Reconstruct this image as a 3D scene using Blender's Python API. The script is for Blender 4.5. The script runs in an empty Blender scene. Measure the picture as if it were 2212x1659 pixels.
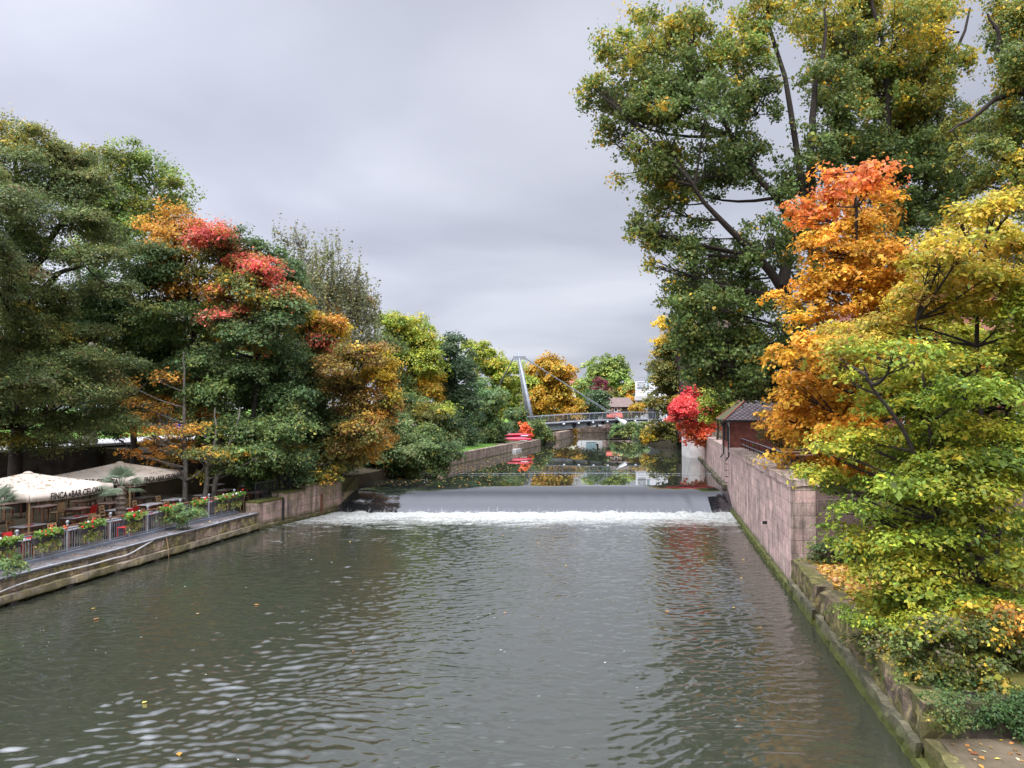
import bpy, math, random
import numpy as np
from mathutils import Vector, Matrix

random.seed(7)
SC = bpy.context.scene
COL = SC.collection
# ------------------------------------------------------------------ camera
F = 1640.0; CX, CY = 1106.0, 829.5
EYE = np.array((0.0, 0.0, 6.5)); PITCH = math.atan(55.5 / F)
FW = np.array((0, math.cos(PITCH), math.sin(PITCH))); UP = np.array((0, -math.sin(PITCH), math.cos(PITCH)))
def at(px, py, Y):
    d = FW * F + np.array((1.0, 0, 0)) * (px - CX) + UP * (CY - py)
    return EYE + d * (Y / d[1])
def gz(px, py, z):
    d = FW * F + np.array((1.0, 0, 0)) * (px - CX) + UP * (CY - py)
    return EYE + d * ((z - EYE[2]) / d[2])
cam = bpy.data.cameras.new("camera"); co = bpy.data.objects.new("camera", cam); COL.objects.link(co)
co.location = EYE; co.rotation_euler = (math.pi / 2 + PITCH, 0, 0)
cam.sensor_width = 36; cam.lens = F / 2212 * 36; cam.clip_end = 6000; cam.clip_start = 0.1
SC.camera = co

# ------------------------------------------------------------------ node helpers
def newmat(name):
    m = bpy.data.materials.new(name); m.use_nodes = True
    nt = m.node_tree; nt.nodes.clear()
    return m, nt, nt.nodes, nt.links
def nd(nt, t, **kw):
    n = nt.nodes.new(t)
    for k, v in kw.items():
        if k.startswith('i_'): n.inputs[k[2:]].default_value = v
        else: setattr(n, k, v)
    return n
def c4(c): return (c[0], c[1], c[2], 1)
def ramp(nt, src, stops, interp='LINEAR'):
    r = nt.nodes.new('ShaderNodeValToRGB'); r.color_ramp.interpolation = interp
    e = r.color_ramp.elements
    while len(e) < len(stops): e.new(0.5)
    for el, (p, c) in zip(e, stops):
        el.position = p; el.color = c4(c) if hasattr(c, '__len__') else (c, c, c, 1)
    nt.links.new(src, r.inputs['Fac']); return r.outputs['Color']
def mixc(nt, fac, a, b, mode='MIX'):
    m = nt.nodes.new('ShaderNodeMix'); m.data_type = 'RGBA'; m.blend_type = mode
    for key, v in ((0, fac), (6, a), (7, b)):
        if hasattr(v, 'links') or isinstance(v, bpy.types.NodeSocket): nt.links.new(v, m.inputs[key])
        else: m.inputs[key].default_value = v if key == 0 else c4(v)
    return m.outputs[2]
def mth(nt, op, a, b=0.5, clamp=False):
    m = nt.nodes.new('ShaderNodeMath'); m.operation = op; m.use_clamp = clamp
    for i, v in enumerate((a, b)):
        if isinstance(v, bpy.types.NodeSocket): nt.links.new(v, m.inputs[i])
        else: m.inputs[i].default_value = v
    return m.outputs[0]
def noise(nt, vec, scale, detail=4, rough=0.55, dist=0.0):
    n = nd(nt, 'ShaderNodeTexNoise'); n.inputs['Scale'].default_value = scale
    n.inputs['Detail'].default_value = detail; n.inputs['Roughness'].default_value = rough
    n.inputs['Distortion'].default_value = dist
    if vec is not None: nt.links.new(vec, n.inputs['Vector'])
    return n.outputs['Fac']
def mapping(nt, vec, scale):
    m = nd(nt, 'ShaderNodeMapping'); m.inputs['Scale'].default_value = scale
    nt.links.new(vec, m.inputs['Vector']); return m.outputs[0]
def finish(nt, color, rough=0.85, bump=None, bstr=0.3, bdist=0.02, spec=0.3, metal=0.0):
    p = nd(nt, 'ShaderNodeBsdfPrincipled'); o = nd(nt, 'ShaderNodeOutputMaterial')
    if isinstance(color, bpy.types.NodeSocket): nt.links.new(color, p.inputs['Base Color'])
    else: p.inputs['Base Color'].default_value = c4(color)
    if isinstance(rough, bpy.types.NodeSocket): nt.links.new(rough, p.inputs['Roughness'])
    else: p.inputs['Roughness'].default_value = rough
    p.inputs['Specular IOR Level'].default_value = spec; p.inputs['Metallic'].default_value = metal
    if bump is not None:
        b = nd(nt, 'ShaderNodeBump'); b.inputs['Strength'].default_value = bstr; b.inputs['Distance'].default_value = bdist
        nt.links.new(bump, b.inputs['Height']); nt.links.new(b.outputs[0], p.inputs['Normal'])
    nt.links.new(p.outputs[0], o.inputs[0]); return p
def plain(name, c, c2=None, scale=6.0, rough=0.7, spec=0.3, metal=0.0, bstr=0.15):
    m, nt, N, L = newmat(name)
    pos = nd(nt, 'ShaderNodeNewGeometry').outputs['Position']
    f = noise(nt, pos, scale)
    c2 = c2 or tuple(x * 0.72 for x in c)
    finish(nt, ramp(nt, f, ((0.3, c2), (0.7, c))), rough, f, bstr, 0.02, spec, metal); return m
def stone(name, c1, c2, mortar, bw=0.9, bh=0.42, moss=(0.05, 0.07, 0.012), low=None, top=None, stain=0.5, patch=None, lichen=0.0):
    """low=(z0,z1): moss fades out between the heights; top=(z0,z1): moss fades in"""
    m, nt, N, L = newmat(name)
    uv = nd(nt, 'ShaderNodeUVMap').outputs[0]
    geo = nd(nt, 'ShaderNodeNewGeometry'); pos = geo.outputs['Position']
    sx = nd(nt, 'ShaderNodeSeparateXYZ'); L.new(pos, sx.inputs[0]); z = sx.outputs[2]
    wob = nd(nt, 'ShaderNodeMixRGB'); wob.blend_type = 'ADD'; wob.inputs[0].default_value = 0.03
    nz = nd(nt, 'ShaderNodeTexNoise'); nz.inputs['Scale'].default_value = 2.0; L.new(uv, nz.inputs['Vector'])
    L.new(uv, wob.inputs[1]); L.new(nz.outputs['Color'], wob.inputs[2])
    b = nd(nt, 'ShaderNodeTexBrick'); L.new(wob.outputs[0], b.inputs['Vector'])
    b.inputs['Scale'].default_value = 1; b.inputs['Brick Width'].default_value = bw; b.inputs['Row Height'].default_value = bh
    b.inputs['Mortar Size'].default_value = min(0.012, bh * 0.06); b.inputs['Mortar Smooth'].default_value = 0.3; b.inputs['Bias'].default_value = 0.0
    b.inputs['Color1'].default_value = c4(c1); b.inputs['Color2'].default_value = c4(c2); b.inputs['Mortar'].default_value = c4(mortar)
    col = b.outputs['Color']
    n1 = noise(nt, pos, 1.3, 6, 0.65)
    col = mixc(nt, 0.8, col, ramp(nt, n1, ((0.32, 0.45), (0.5, 0.95), (0.66, 1.4))), 'MULTIPLY')
    nf = noise(nt, pos, 14, 5, 0.7)
    col = mixc(nt, 0.6, col, ramp(nt, nf, ((0.35, 0.55), (0.65, 1.3))), 'MULTIPLY')
    st = noise(nt, mapping(nt, uv, (2.2, 0.18, 1)), 1.6, 5, 0.7)
    col = mixc(nt, ramp(nt, st, ((0.46, 0.0), (0.62, stain))), col, (0.05, 0.042, 0.035))
    if patch:
        pn = noise(nt, pos, 0.8, 4, 0.6)
        col = mixc(nt, ramp(nt, pn, ((0.47, 0.0), (0.58, 0.8))), col, patch)
    if lichen:
        ln = noise(nt, pos, 3.0, 5, 0.7)
        col = mixc(nt, ramp(nt, ln, ((0.51, 0.0), (0.60, lichen))), col, (0.42, 0.34, 0.12))
    mn = noise(nt, mapping(nt, pos, (1, 1, 0.6)), 1.8, 6, 0.7)
    for rng_, inv in ((low, False), (top, True)):
        if not rng_: continue
        mr = nd(nt, 'ShaderNodeMapRange'); L.new(z, mr.inputs['Value'])
        mr.inputs['From Min'].default_value = rng_[0]; mr.inputs['From Max'].default_value = rng_[1]
        mr.inputs['To Min'].default_value = 0.0 if inv else 1.0; mr.inputs['To Max'].default_value = 1.0 if inv else 0.0
        f = mth(nt, 'ADD', mr.outputs[0], mth(nt, 'SUBTRACT', mn, 0.5))
        f = mth(nt, 'MULTIPLY', f, mr.outputs[0])
        fac = ramp(nt, f, ((0.15, 0.0), (0.5, 0.92)))
        mc = ramp(nt, nf, ((0.3, tuple(x * 0.5 for x in moss)), (0.7, tuple(x * 1.5 for x in moss))))
        col = mixc(nt, fac, col, mc)
    h = mth(nt, 'SUBTRACT', mth(nt, 'ADD', mth(nt, 'MULTIPLY', nf, 0.5), n1), mth(nt, 'MULTIPLY', b.outputs['Fac'], 1.2))
    finish(nt, col, 0.9, h, 0.6, 0.03, 0.25); return m

M = {}
M['pink_stone'] = stone('pink_sandstone', (0.56, 0.38, 0.33), (0.42, 0.31, 0.26), (0.24, 0.20, 0.17), 0.85, 0.45, (0.055, 0.06, 0.022), (0.0, 0.7), (3.2, 4.6), 0.6, None, 0.0)
M['dark_stone'] = stone('dark_sandstone', (0.17, 0.105, 0.09), (0.13, 0.09, 0.08), (0.28, 0.22, 0.19), 1.05, 0.47, stain=0.3, top=(3.2, 4.6))
M['moss_stone'] = stone('mossy_sandstone', (0.22, 0.15, 0.10), (0.13, 0.10, 0.07), (0.09, 0.08, 0.06), 0.8, 0.36, (0.065, 0.07, 0.012), (0.0, 1.0), (0.8, 1.5), 0.75, (0.08, 0.075, 0.02), 0.4)
M['quay_stone'] = stone('quay_sandstone', (0.44, 0.32, 0.24), (0.15, 0.12, 0.085), (0.045, 0.04, 0.03), 0.75, 0.4, (0.05, 0.05, 0.014), (-0.2, 0.75), (0.75, 1.3), 0.6, (0.10, 0.085, 0.04), 0.5)
M['ledge_stone'] = stone('ledge_sandstone', (0.36, 0.30, 0.24), (0.30, 0.25, 0.19), (0.2, 0.18, 0.14), 1.4, 0.6, (0.07, 0.07, 0.02), (-0.3, 0.5), None, 0.5)
M['block_stone'] = stone('dark_block', (0.12, 0.085, 0.06), (0.07, 0.055, 0.04), (0.03, 0.03, 0.02), 0.8, 0.5, (0.04, 0.045, 0.01), None, (0.7, 1.4), 0.7)
M['abut_stone'] = stone('abutment_sandstone', (0.44, 0.29, 0.24), (0.30, 0.22, 0.18), (0.14, 0.12, 0.1), 0.8, 0.42, (0.05, 0.05, 0.015), (0.0, 0.8), (1.2, 2.3), 0.75, (0.17, 0.14, 0.08), 0.2)
M['ledge_mossy'] = stone('mossy_ledge', (0.34, 0.27, 0.20), (0.25, 0.20, 0.14), (0.1, 0.09, 0.06), 1.1, 0.6, (0.06, 0.06, 0.015), (-0.1, 0.5), None, 0.6, (0.13, 0.11, 0.05), 0.4)
M['bank_stone'] = stone('bank_sandstone', (0.34, 0.25, 0.19), (0.27, 0.20, 0.15), (0.14, 0.12, 0.1), 0.9, 0.42, (0.07, 0.08, 0.02), (1.0, 1.6), None, 0.5)
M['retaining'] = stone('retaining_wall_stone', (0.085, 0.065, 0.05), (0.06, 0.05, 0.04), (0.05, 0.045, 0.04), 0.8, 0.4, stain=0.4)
M['brick'] = stone('red_brick', (0.27, 0.075, 0.05), (0.20, 0.06, 0.045), (0.22, 0.15, 0.12), 0.26, 0.085, stain=0.25)
M['green_plinth'] = stone('mossy_plinth', (0.13, 0.115, 0.07), (0.08, 0.075, 0.045), (0.05, 0.05, 0.03), 0.9, 0.5, (0.075, 0.085, 0.014), (-0.1, 0.8), None, 0.4)
M['concrete'] = plain('pale_concrete', (0.52, 0.49, 0.46), (0.40, 0.38, 0.36), 1.5, 0.85)
M['white_wall'] = plain('white_render', (0.74, 0.74, 0.74), (0.66, 0.66, 0.67), 0.6, 0.8)
M['cream'] = plain('cream_fabric', (0.80, 0.69, 0.56), (0.72, 0.61, 0.49), 2.0, 0.9)
M['ink'] = plain('dark_lettering', (0.03, 0.022, 0.02), None, 5, 0.8)
M['steel'] = plain('grey_steel', (0.26, 0.275, 0.30), (0.20, 0.21, 0.23), 3, 0.45, 0.5, 0.2)
M['galv'] = plain('galvanised_steel', (0.25, 0.28, 0.33), (0.17, 0.19, 0.23), 5, 0.5, 0.5, 0.3)
M['blackmetal'] = plain('black_iron', (0.02, 0.02, 0.022), None, 5, 0.5)
M['darksteel'] = plain('dark_girder_steel', (0.10, 0.11, 0.12), None, 3, 0.6)
M['wood'] = plain('brown_wood', (0.22, 0.10, 0.055), (0.14, 0.065, 0.035), 5, 0.6)
M['tan_wood'] = plain('tan_wood', (0.36, 0.23, 0.11), (0.26, 0.16, 0.08), 5, 0.6)
M['tabletop'] = plain('pale_table_top', (0.40, 0.37, 0.37), (0.28, 0.26, 0.26), 4, 0.35, 0.5)
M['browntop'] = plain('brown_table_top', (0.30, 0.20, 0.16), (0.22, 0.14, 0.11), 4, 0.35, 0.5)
M['red'] = plain('red_plastic', (0.55, 0.03, 0.025), (0.42, 0.02, 0.02), 4, 0.5)
M['wicker'] = plain('pale_wicker', (0.55, 0.45, 0.30), (0.40, 0.31, 0.2), 30, 0.8)
M['hose'] = plain('white_hose', (0.66, 0.64, 0.60), None, 5, 0.5)
M['pipe'] = plain('grey_pipe', (0.33, 0.34, 0.35), None, 5, 0.55)
M['white'] = plain('white_paint', (0.75, 0.75, 0.74), (0.66, 0.66, 0.66), 4, 0.5)
M['blue'] = plain('blue_plastic', (0.03, 0.05, 0.50), (0.025, 0.04, 0.40), 4, 0.5)
M['kayak_red'] = plain('red_kayak_shell', (0.62, 0.02, 0.06), (0.50, 0.02, 0.05), 2, 0.3, 0.6)
M['kayak_blue'] = plain('blue_kayak_shell', (0.06, 0.10, 0.42), None, 2, 0.3, 0.6)
M['glass'] = plain('dark_window_glass', (0.03, 0.035, 0.045), None, 1, 0.1, 0.7)
M['blueglass'] = plain('pale_glass', (0.30, 0.42, 0.45), (0.22, 0.33, 0.37), 0.5, 0.1, 0.7)
M['timber'] = plain('dark_timber', (0.10, 0.055, 0.03), None, 6, 0.8)
M['timber_clad'] = plain('dark_brown_cladding', (0.045, 0.027, 0.024), (0.028, 0.017, 0.015), 8, 0.8)
M['plaster'] = plain('cream_plaster', (0.62, 0.56, 0.44), (0.55, 0.5, 0.4), 1, 0.85)
M['awning'] = plain('red_awning', (0.52, 0.13, 0.09), (0.45, 0.1, 0.07), 1, 0.8)
M['farroof'] = plain('brown_roof_tiles', (0.17, 0.12, 0.10), (0.11, 0.08, 0.07), 2.5, 0.85)
M['redroof'] = plain('red_roof_tiles', (0.33, 0.13, 0.09), (0.26, 0.1, 0.07), 0.6, 0.85)
M['greenmetal'] = plain('green_metal', (0.12, 0.17, 0.16), None, 1, 0.5)
M['bark'] = plain('dark_bark', (0.045, 0.035, 0.028), (0.022, 0.018, 0.015), 7, 0.9, 0.2, 0, 0.6)
M['greybark'] = plain('grey_bark', (0.20, 0.18, 0.15), (0.09, 0.08, 0.065), 4, 0.9, 0.2, 0, 0.5)
M['palebark'] = plain('pale_plane_bark', (0.34, 0.31, 0.25), (0.18, 0.165, 0.13), 2.5, 0.9, 0.2, 0, 0.4)
M['palmbark'] = plain('fibrous_palm_bark', (0.24, 0.18, 0.14), (0.09, 0.07, 0.055), 12, 0.95, 0.2, 0, 0.8)
M['rust'] = plain('rusty_iron', (0.16, 0.06, 0.035), None, 10, 0.85)
M['skin'] = plain('skin', (0.5, 0.32, 0.25), None, 5, 0.6)
M['darkcloth'] = plain('dark_clothing', (0.03, 0.035, 0.05), None, 5, 0.9)
M['box'] = plain('dark_planter', (0.05, 0.045, 0.045), None, 5, 0.8)

def ground_mat(name, stops, scale=0.8, fine=9.0, rough=0.95):
    m, nt, N, L = newmat(name)
    pos = nd(nt, 'ShaderNodeNewGeometry').outputs['Position']
    a = noise(nt, pos, scale, 5, 0.6); b = noise(nt, pos, fine, 5, 0.7)
    f = mth(nt, 'ADD', mth(nt, 'MULTIPLY', a, 0.55), mth(nt, 'MULTIPLY', b, 0.45))
    finish(nt, ramp(nt, f, stops), rough, b, 0.6, 0.05, 0.2); return m
M['grass'] = ground_mat('park_grass', ((0.3, (0.05, 0.10, 0.015)), (0.5, (0.10, 0.20, 0.03)), (0.7, (0.15, 0.25, 0.04))))
M['earth_and_shade'] = ground_mat('dark_leafy_earth_and_shade', ((0.3, (0.02, 0.016, 0.011)), (0.5, (0.05, 0.04, 0.022)), (0.7, (0.09, 0.06, 0.03))))
M['mossground'] = ground_mat('mossy_ground', ((0.3, (0.05, 0.045, 0.012)), (0.5, (0.09, 0.085, 0.015)), (0.7, (0.16, 0.11, 0.03))))
M['gravel'] = ground_mat('terrace_gravel', ((0.3, (0.05, 0.045, 0.045)), (0.5, (0.13, 0.12, 0.12)), (0.7, (0.22, 0.19, 0.18))), 1.2, 22)
M['path'] = ground_mat('pale_path', ((0.3, (0.26, 0.25, 0.25)), (0.5, (0.34, 0.33, 0.33)), (0.7, (0.42, 0.40, 0.40))))
M['bed'] = ground_mat('river_bed', ((0.3, (0.03, 0.03, 0.018)), (0.7, (0.06, 0.055, 0.03))))
M['sandy'] = ground_mat('sandy_landing', ((0.3, (0.20, 0.16, 0.11)), (0.7, (0.32, 0.27, 0.20))))
M['slab'] = ground_mat('stone_platform', ((0.3, (0.045, 0.04, 0.02)), (0.5, (0.10, 0.078, 0.048)), (0.7, (0.15, 0.115, 0.075))), 0.9, 5)

def tile_roof(name, c1, c2, gap, bw, bh, rot=0.0, moss=0.0):
    m, nt, N, L = newmat(name)
    uv = nd(nt, 'ShaderNodeUVMap').outputs[0]
    mp = nd(nt, 'ShaderNodeMapping'); mp.inputs['Rotation'].default_value = (0, 0, rot); L.new(uv, mp.inputs['Vector'])
    b = nd(nt, 'ShaderNodeTexBrick'); L.new(mp.outputs[0], b.inputs['Vector'])
    b.offset = 0.0 if rot else 0.5
    for k, v in (('Scale', 1), ('Brick Width', bw), ('Row Height', bh), ('Mortar Size', 0.025), ('Mortar Smooth', 0.2), ('Bias', 0.0)): b.inputs[k].default_value = v
    b.inputs['Color1'].default_value = c4(c1); b.inputs['Color2'].default_value = c4(c2); b.inputs['Mortar'].default_value = c4(gap)
    pos = nd(nt, 'ShaderNodeNewGeometry').outputs['Position']
    n = noise(nt, pos, 2.5, 5, 0.7)
    col = mixc(nt, 0.7, b.outputs['Color'], ramp(nt, n, ((0.3, 0.6), (0.7, 1.3))), 'MULTIPLY')
    if moss: col = mixc(nt, ramp(nt, n, ((0.35, moss), (0.65, 0.2))), col, (0.09, 0.11, 0.02))
    finish(nt, col, 0.85, mth(nt, 'SUBTRACT', 1.0, b.outputs['Fac']), 0.8, 0.03, 0.3); return m
M['tile'] = tile_roof('diamond_roof_tiles', (0.20, 0.155, 0.15), (0.14, 0.11, 0.11), (0.04, 0.03, 0.03), 0.24, 0.24, math.pi / 4)
M['mosstile'] = tile_roof('mossy_roof_tiles', (0.16, 0.13, 0.09), (0.12, 0.1, 0.06), (0.03, 0.03, 0.02), 0.25, 0.2, 0.0, 0.85)

# leaves: colour comes from the leaf itself (an attribute per leaf)
m, nt, N, L = newmat('leaf')
at_ = nd(nt, 'ShaderNodeAttribute', attribute_name='col')
p = nd(nt, 'ShaderNodeBsdfPrincipled'); p.inputs['Roughness'].default_value = 0.55; p.inputs['Specular IOR Level'].default_value = 0.3
tr = nd(nt, 'ShaderNodeBsdfTranslucent'); mx = nd(nt, 'ShaderNodeMixShader'); mx.inputs[0].default_value = 0.42
L.new(at_.outputs['Color'], p.inputs['Base Color']); L.new(at_.outputs['Color'], tr.inputs['Color'])
L.new(p.outputs[0], mx.inputs[1]); L.new(tr.outputs[0], mx.inputs[2])
o = nd(nt, 'ShaderNodeOutputMaterial'); L.new(mx.outputs[0], o.inputs[0]); M['leaf'] = m

# water
def water(name, body, bump_scales, bstr, foam=None, rough=0.04, ior=1.36):
    m, nt, N, L = newmat(name)
    pos = nd(nt, 'ShaderNodeNewGeometry').outputs['Position']
    hs = None
    for sc, amp, stretch in bump_scales:
        n = mth(nt, 'MULTIPLY', noise(nt, mapping(nt, pos, stretch), sc, 3, 0.5), amp)
        hs = n if hs is None else mth(nt, 'ADD', hs, n)
    p = finish(nt, body, rough, hs, bstr, 0.02, 0.5); p.inputs['IOR'].default_value = ior
    if foam:
        out = [n for n in nt.nodes if n.type == 'OUTPUT_MATERIAL'][0]
        sx = nd(nt, 'ShaderNodeSeparateXYZ'); L.new(pos, sx.inputs[0])
        n1 = noise(nt, mapping(nt, pos, (0.55, 1.0, 1)), 0.9, 7, 0.68, 0.9)
        n2 = noise(nt, pos, 5, 4, 0.7, 0.5)
        def rng(a, b, lo, hi):
            r = nd(nt, 'ShaderNodeMapRange', interpolation_type='SMOOTHSTEP'); L.new(sx.outputs[1], r.inputs['Value'])
            for k, v in zip(('From Min', 'From Max', 'To Min', 'To Max'), (a, b, lo, hi)): r.inputs[k].default_value = v
            return r.outputs[0]
        g = mth(nt, 'ADD', rng(41.5, 48.4, 0.0, 0.44), rng(33.0, 44.0, -0.04, 0.09))
        s = mth(nt, 'ADD', mth(nt, 'ADD', mth(nt, 'MULTIPLY', n1, 0.75), mth(nt, 'MULTIPLY', n2, 0.25)), g)
        fac = ramp(nt, s, ((0.60, 0.0), (0.75, 0.5), (0.93, 0.97)))
        d = nd(nt, 'ShaderNodeBsdfDiffuse'); L.new(ramp(nt, n2, ((0.36, (0.22, 0.225, 0.185)), (0.62, (0.48, 0.485, 0.46)))), d.inputs['Color'])
        mx = nd(nt, 'ShaderNodeMixShader'); L.new(fac, mx.inputs[0]); L.new(p.outputs[0], mx.inputs[1]); L.new(d.outputs[0], mx.inputs[2])
        L.new(mx.outputs[0], out.inputs[0])
    return m
M['river'] = water('river_water', (0.029, 0.031, 0.021), ((6.0, 1.0, (0.6, 1.3, 1)), (16.0, 0.35, (0.7, 1.2, 1))), 0.14, True, 0.03, 2.0)
M['pool'] = water('still_water', (0.022, 0.026, 0.017), ((0.8, 1.0, (1, 1, 1)), (4, 0.25, (1, 1, 1))), 0.012, None, 0.015)
M['sheet'] = water('falling_water', (0.014, 0.015, 0.016), ((3.0, 1.0, (3.0, 0.3, 0.3)), (30.0, 0.1, (1, 1, 1))), 0.03, None, 0.03, 1.9)
nt = M['sheet'].node_tree; pr_ = [n for n in nt.nodes if n.type == 'BSDF_PRINCIPLED'][0]; ou_ = [n for n in nt.nodes if n.type == 'OUTPUT_MATERIAL'][0]
pos = nd(nt, 'ShaderNodeNewGeometry').outputs['Position']; sx = nd(nt, 'ShaderNodeSeparateXYZ'); nt.links.new(pos, sx.inputs[0])
mr = nd(nt, 'ShaderNodeMapRange'); nt.links.new(sx.outputs[2], mr.inputs['Value'])
for k_, v in zip(('From Min', 'From Max', 'To Min', 'To Max'), (-0.05, 0.5, 0.26, 0.0)): mr.inputs[k_].default_value = v
sn = mth(nt, 'ADD', mth(nt, 'MULTIPLY', noise(nt, mapping(nt, pos, (1, .16, .16)), 5.0, 4, .65), .6), mth(nt, 'MULTIPLY', noise(nt, pos, 16, 3, .7), .4))
df = nd(nt, 'ShaderNodeBsdfDiffuse'); df.inputs['Color'].default_value = (.42, .43, .42, 1); mx = nd(nt, 'ShaderNodeMixShader')
nt.links.new(ramp(nt, mth(nt, 'ADD', sn, mr.outputs[0]), ((.70, 0.0), (.95, .7))), mx.inputs[0]); nt.links.new(pr_.outputs[0], mx.inputs[1]); nt.links.new(df.outputs[0], mx.inputs[2]); nt.links.new(mx.outputs[0], ou_.inputs[0])
m, nt, N, L = newmat('white_foam')
pos = nd(nt, 'ShaderNodeNewGeometry').outputs['Position']; n = noise(nt, pos, 6, 5, 0.7)
finish(nt, ramp(nt, n, ((0.36, (0.13, 0.135, 0.11)), (0.47, (0.30, 0.305, 0.27)), (0.6, (0.48, 0.485, 0.46)))), 0.8, n, 0.5, 0.05, 0.3); M['foam'] = m

# ------------------------------------------------------------------ mesh helpers
def tag(o, label=None, cat=None, group=None, kind=None):
    if label: o['label'] = label
    if cat: o['category'] = cat
    if group: o['group'] = group
    if kind: o['kind'] = kind
    return o
def empty(name, loc=(0, 0, 0), label=None, cat=None, group=None):
    o = bpy.data.objects.new(name, None); COL.objects.link(o); o.location = loc; o.empty_display_size = 0.3
    return tag(o, label, cat, group)
def link(name, me, mat, parent=None):
    o = bpy.data.objects.new(name, me); COL.objects.link(o)
    if mat is not None: me.materials.append(mat)
    if parent is not None: o.parent = parent
    return o
class MB:
    def __init__(s): s.v = []; s.f = []
    def add(s, vs, fs):
        b = len(s.v); s.v += [tuple(map(float, v)) for v in vs]; s.f += [tuple(i + b for i in f) for f in fs]; return s
    def box(s, c, size, rz=0.0, rot=None):
        x, y, z = (d / 2 for d in size)
        vs = [(-x, -y, -z), (x, -y, -z), (x, y, -z), (-x, y, -z), (-x, -y, z), (x, -y, z), (x, y, z), (-x, y, z)]
        R = rot if rot is not None else Matrix.Rotation(rz, 3, 'Z'); c = Vector(c)
        return s.add([R @ Vector(v) + c for v in vs], [(0, 3, 2, 1), (4, 5, 6, 7), (0, 1, 5, 4), (1, 2, 6, 5), (2, 3, 7, 6), (3, 0, 4, 7)])
    def bar(s, a, b, w, h=None, up=(0, 0, 1)):
        a = Vector(a); b = Vector(b); h = h or w; d = b - a; l = d.length; d.normalize(); u = Vector(up)
        if abs(d.dot(u)) > 0.99: u = Vector((1, 0, 0))
        r = d.cross(u).normalized(); u = r.cross(d)
        R = Matrix((d, r, u)).transposed()
        return s.box((a + b) / 2, (l, w, h), rot=R)
    def prism(s, poly, z0, z1):
        n = len(poly); zt = z1 if hasattr(z1, '__len__') else [z1] * n; zb = z0 if hasattr(z0, '__len__') else [z0] * n
        area = sum(poly[i][0] * poly[(i + 1) % n][1] - poly[(i + 1) % n][0] * poly[i][1] for i in range(n))
        if area < 0: poly = poly[::-1]; zt = zt[::-1]; zb = zb[::-1]
        vs = [(p[0], p[1], z) for p, z in zip(poly, zb)] + [(p[0], p[1], z) for p, z in zip(poly, zt)]
        fs = [tuple(range(n - 1, -1, -1)), tuple(range(n, 2 * n))] + [(i, (i + 1) % n, n + (i + 1) % n, n + i) for i in range(n)]
        return s.add(vs, fs)
    def tube(s, pts, r, seg=8, cap=True):
        pts = [Vector(p) for p in pts]; n = len(pts); rs = r if hasattr(r, '__len__') else [r] * n
        b = len(s.v); u = None
        for i, p in enumerate(pts):
            t = (pts[min(i + 1, n - 1)] - pts[max(i - 1, 0)]).normalized()
            if u is None: u = t.orthogonal().normalized()
            u = (u - t * u.dot(t)).normalized(); w = t.cross(u)
            for k in range(seg):
                a = 2 * math.pi * k / seg; s.v.append(tuple(p + (u * math.cos(a) + w * math.sin(a)) * rs[i]))
        for i in range(n - 1):
            for k in range(seg):
                k2 = (k + 1) % seg; s.f.append((b + i * seg + k, b + i * seg + k2, b + (i + 1) * seg + k2, b + (i + 1) * seg + k))
        if cap: s.f.append(tuple(b + k for k in range(seg - 1, -1, -1))); s.f.append(tuple(b + (n - 1) * seg + k for k in range(seg)))
        return s
    def lathe(s, prof, c, seg=12):
        b = len(s.v); n = len(prof)
        for r, z in prof:
            for k in range(seg):
                a = 2 * math.pi * k / seg; s.v.append((c[0] + r * math.cos(a), c[1] + r * math.sin(a), c[2] + z))
        for i in range(n - 1):
            for k in range(seg):
                k2 = (k + 1) % seg; s.f.append((b + i * seg + k, b + i * seg + k2, b + (i + 1) * seg + k2, b + (i + 1) * seg + k))
        s.f.append(tuple(b + k for k in range(seg - 1, -1, -1))); s.f.append(tuple(b + (n - 1) * seg + k for k in range(seg))); return s
    def ball(s, c, r, seg=10):
        pr = [(max(0.02, math.sin(math.pi * i / 6)) * r, -math.cos(math.pi * i / 6) * r) for i in range(7)]
        return s.lathe(pr, c, seg)
    def build(s, name, mat, parent=None, smooth=False, bevel=0.0):
        me = bpy.data.meshes.new(name); me.from_pydata(s.v, [], s.f); me.update()
        uv = me.uv_layers.new(name='UVMap'); vs = me.vertices
        for pl in me.polygons:
            n = pl.normal
            if abs(n.z) > 0.9: fx = Vector((1, 0, 0)); fy = Vector((0, 1, 0))
            else:
                fx = Vector((-n.y, n.x, 0)).normalized(); fy = n.cross(fx)
                if fy.z < 0: fy = -fy
            for li in pl.loop_indices:
                c = vs[me.loops[li].vertex_index].co; uv.data[li].uv = (c.dot(fx), c.dot(fy))
            pl.use_smooth = smooth
        off = Vector((0, 0, 0)); q = parent
        while q is not None: off += q.location; q = q.parent
        if off.length > 0: me.transform(Matrix.Translation(-off))
        o = link(name, me, mat, parent)
        if bevel:
            bv = o.modifiers.new('bevel', 'BEVEL'); bv.width = bevel; bv.segments = 2; bv.limit_method = 'ANGLE'
        return o
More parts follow.
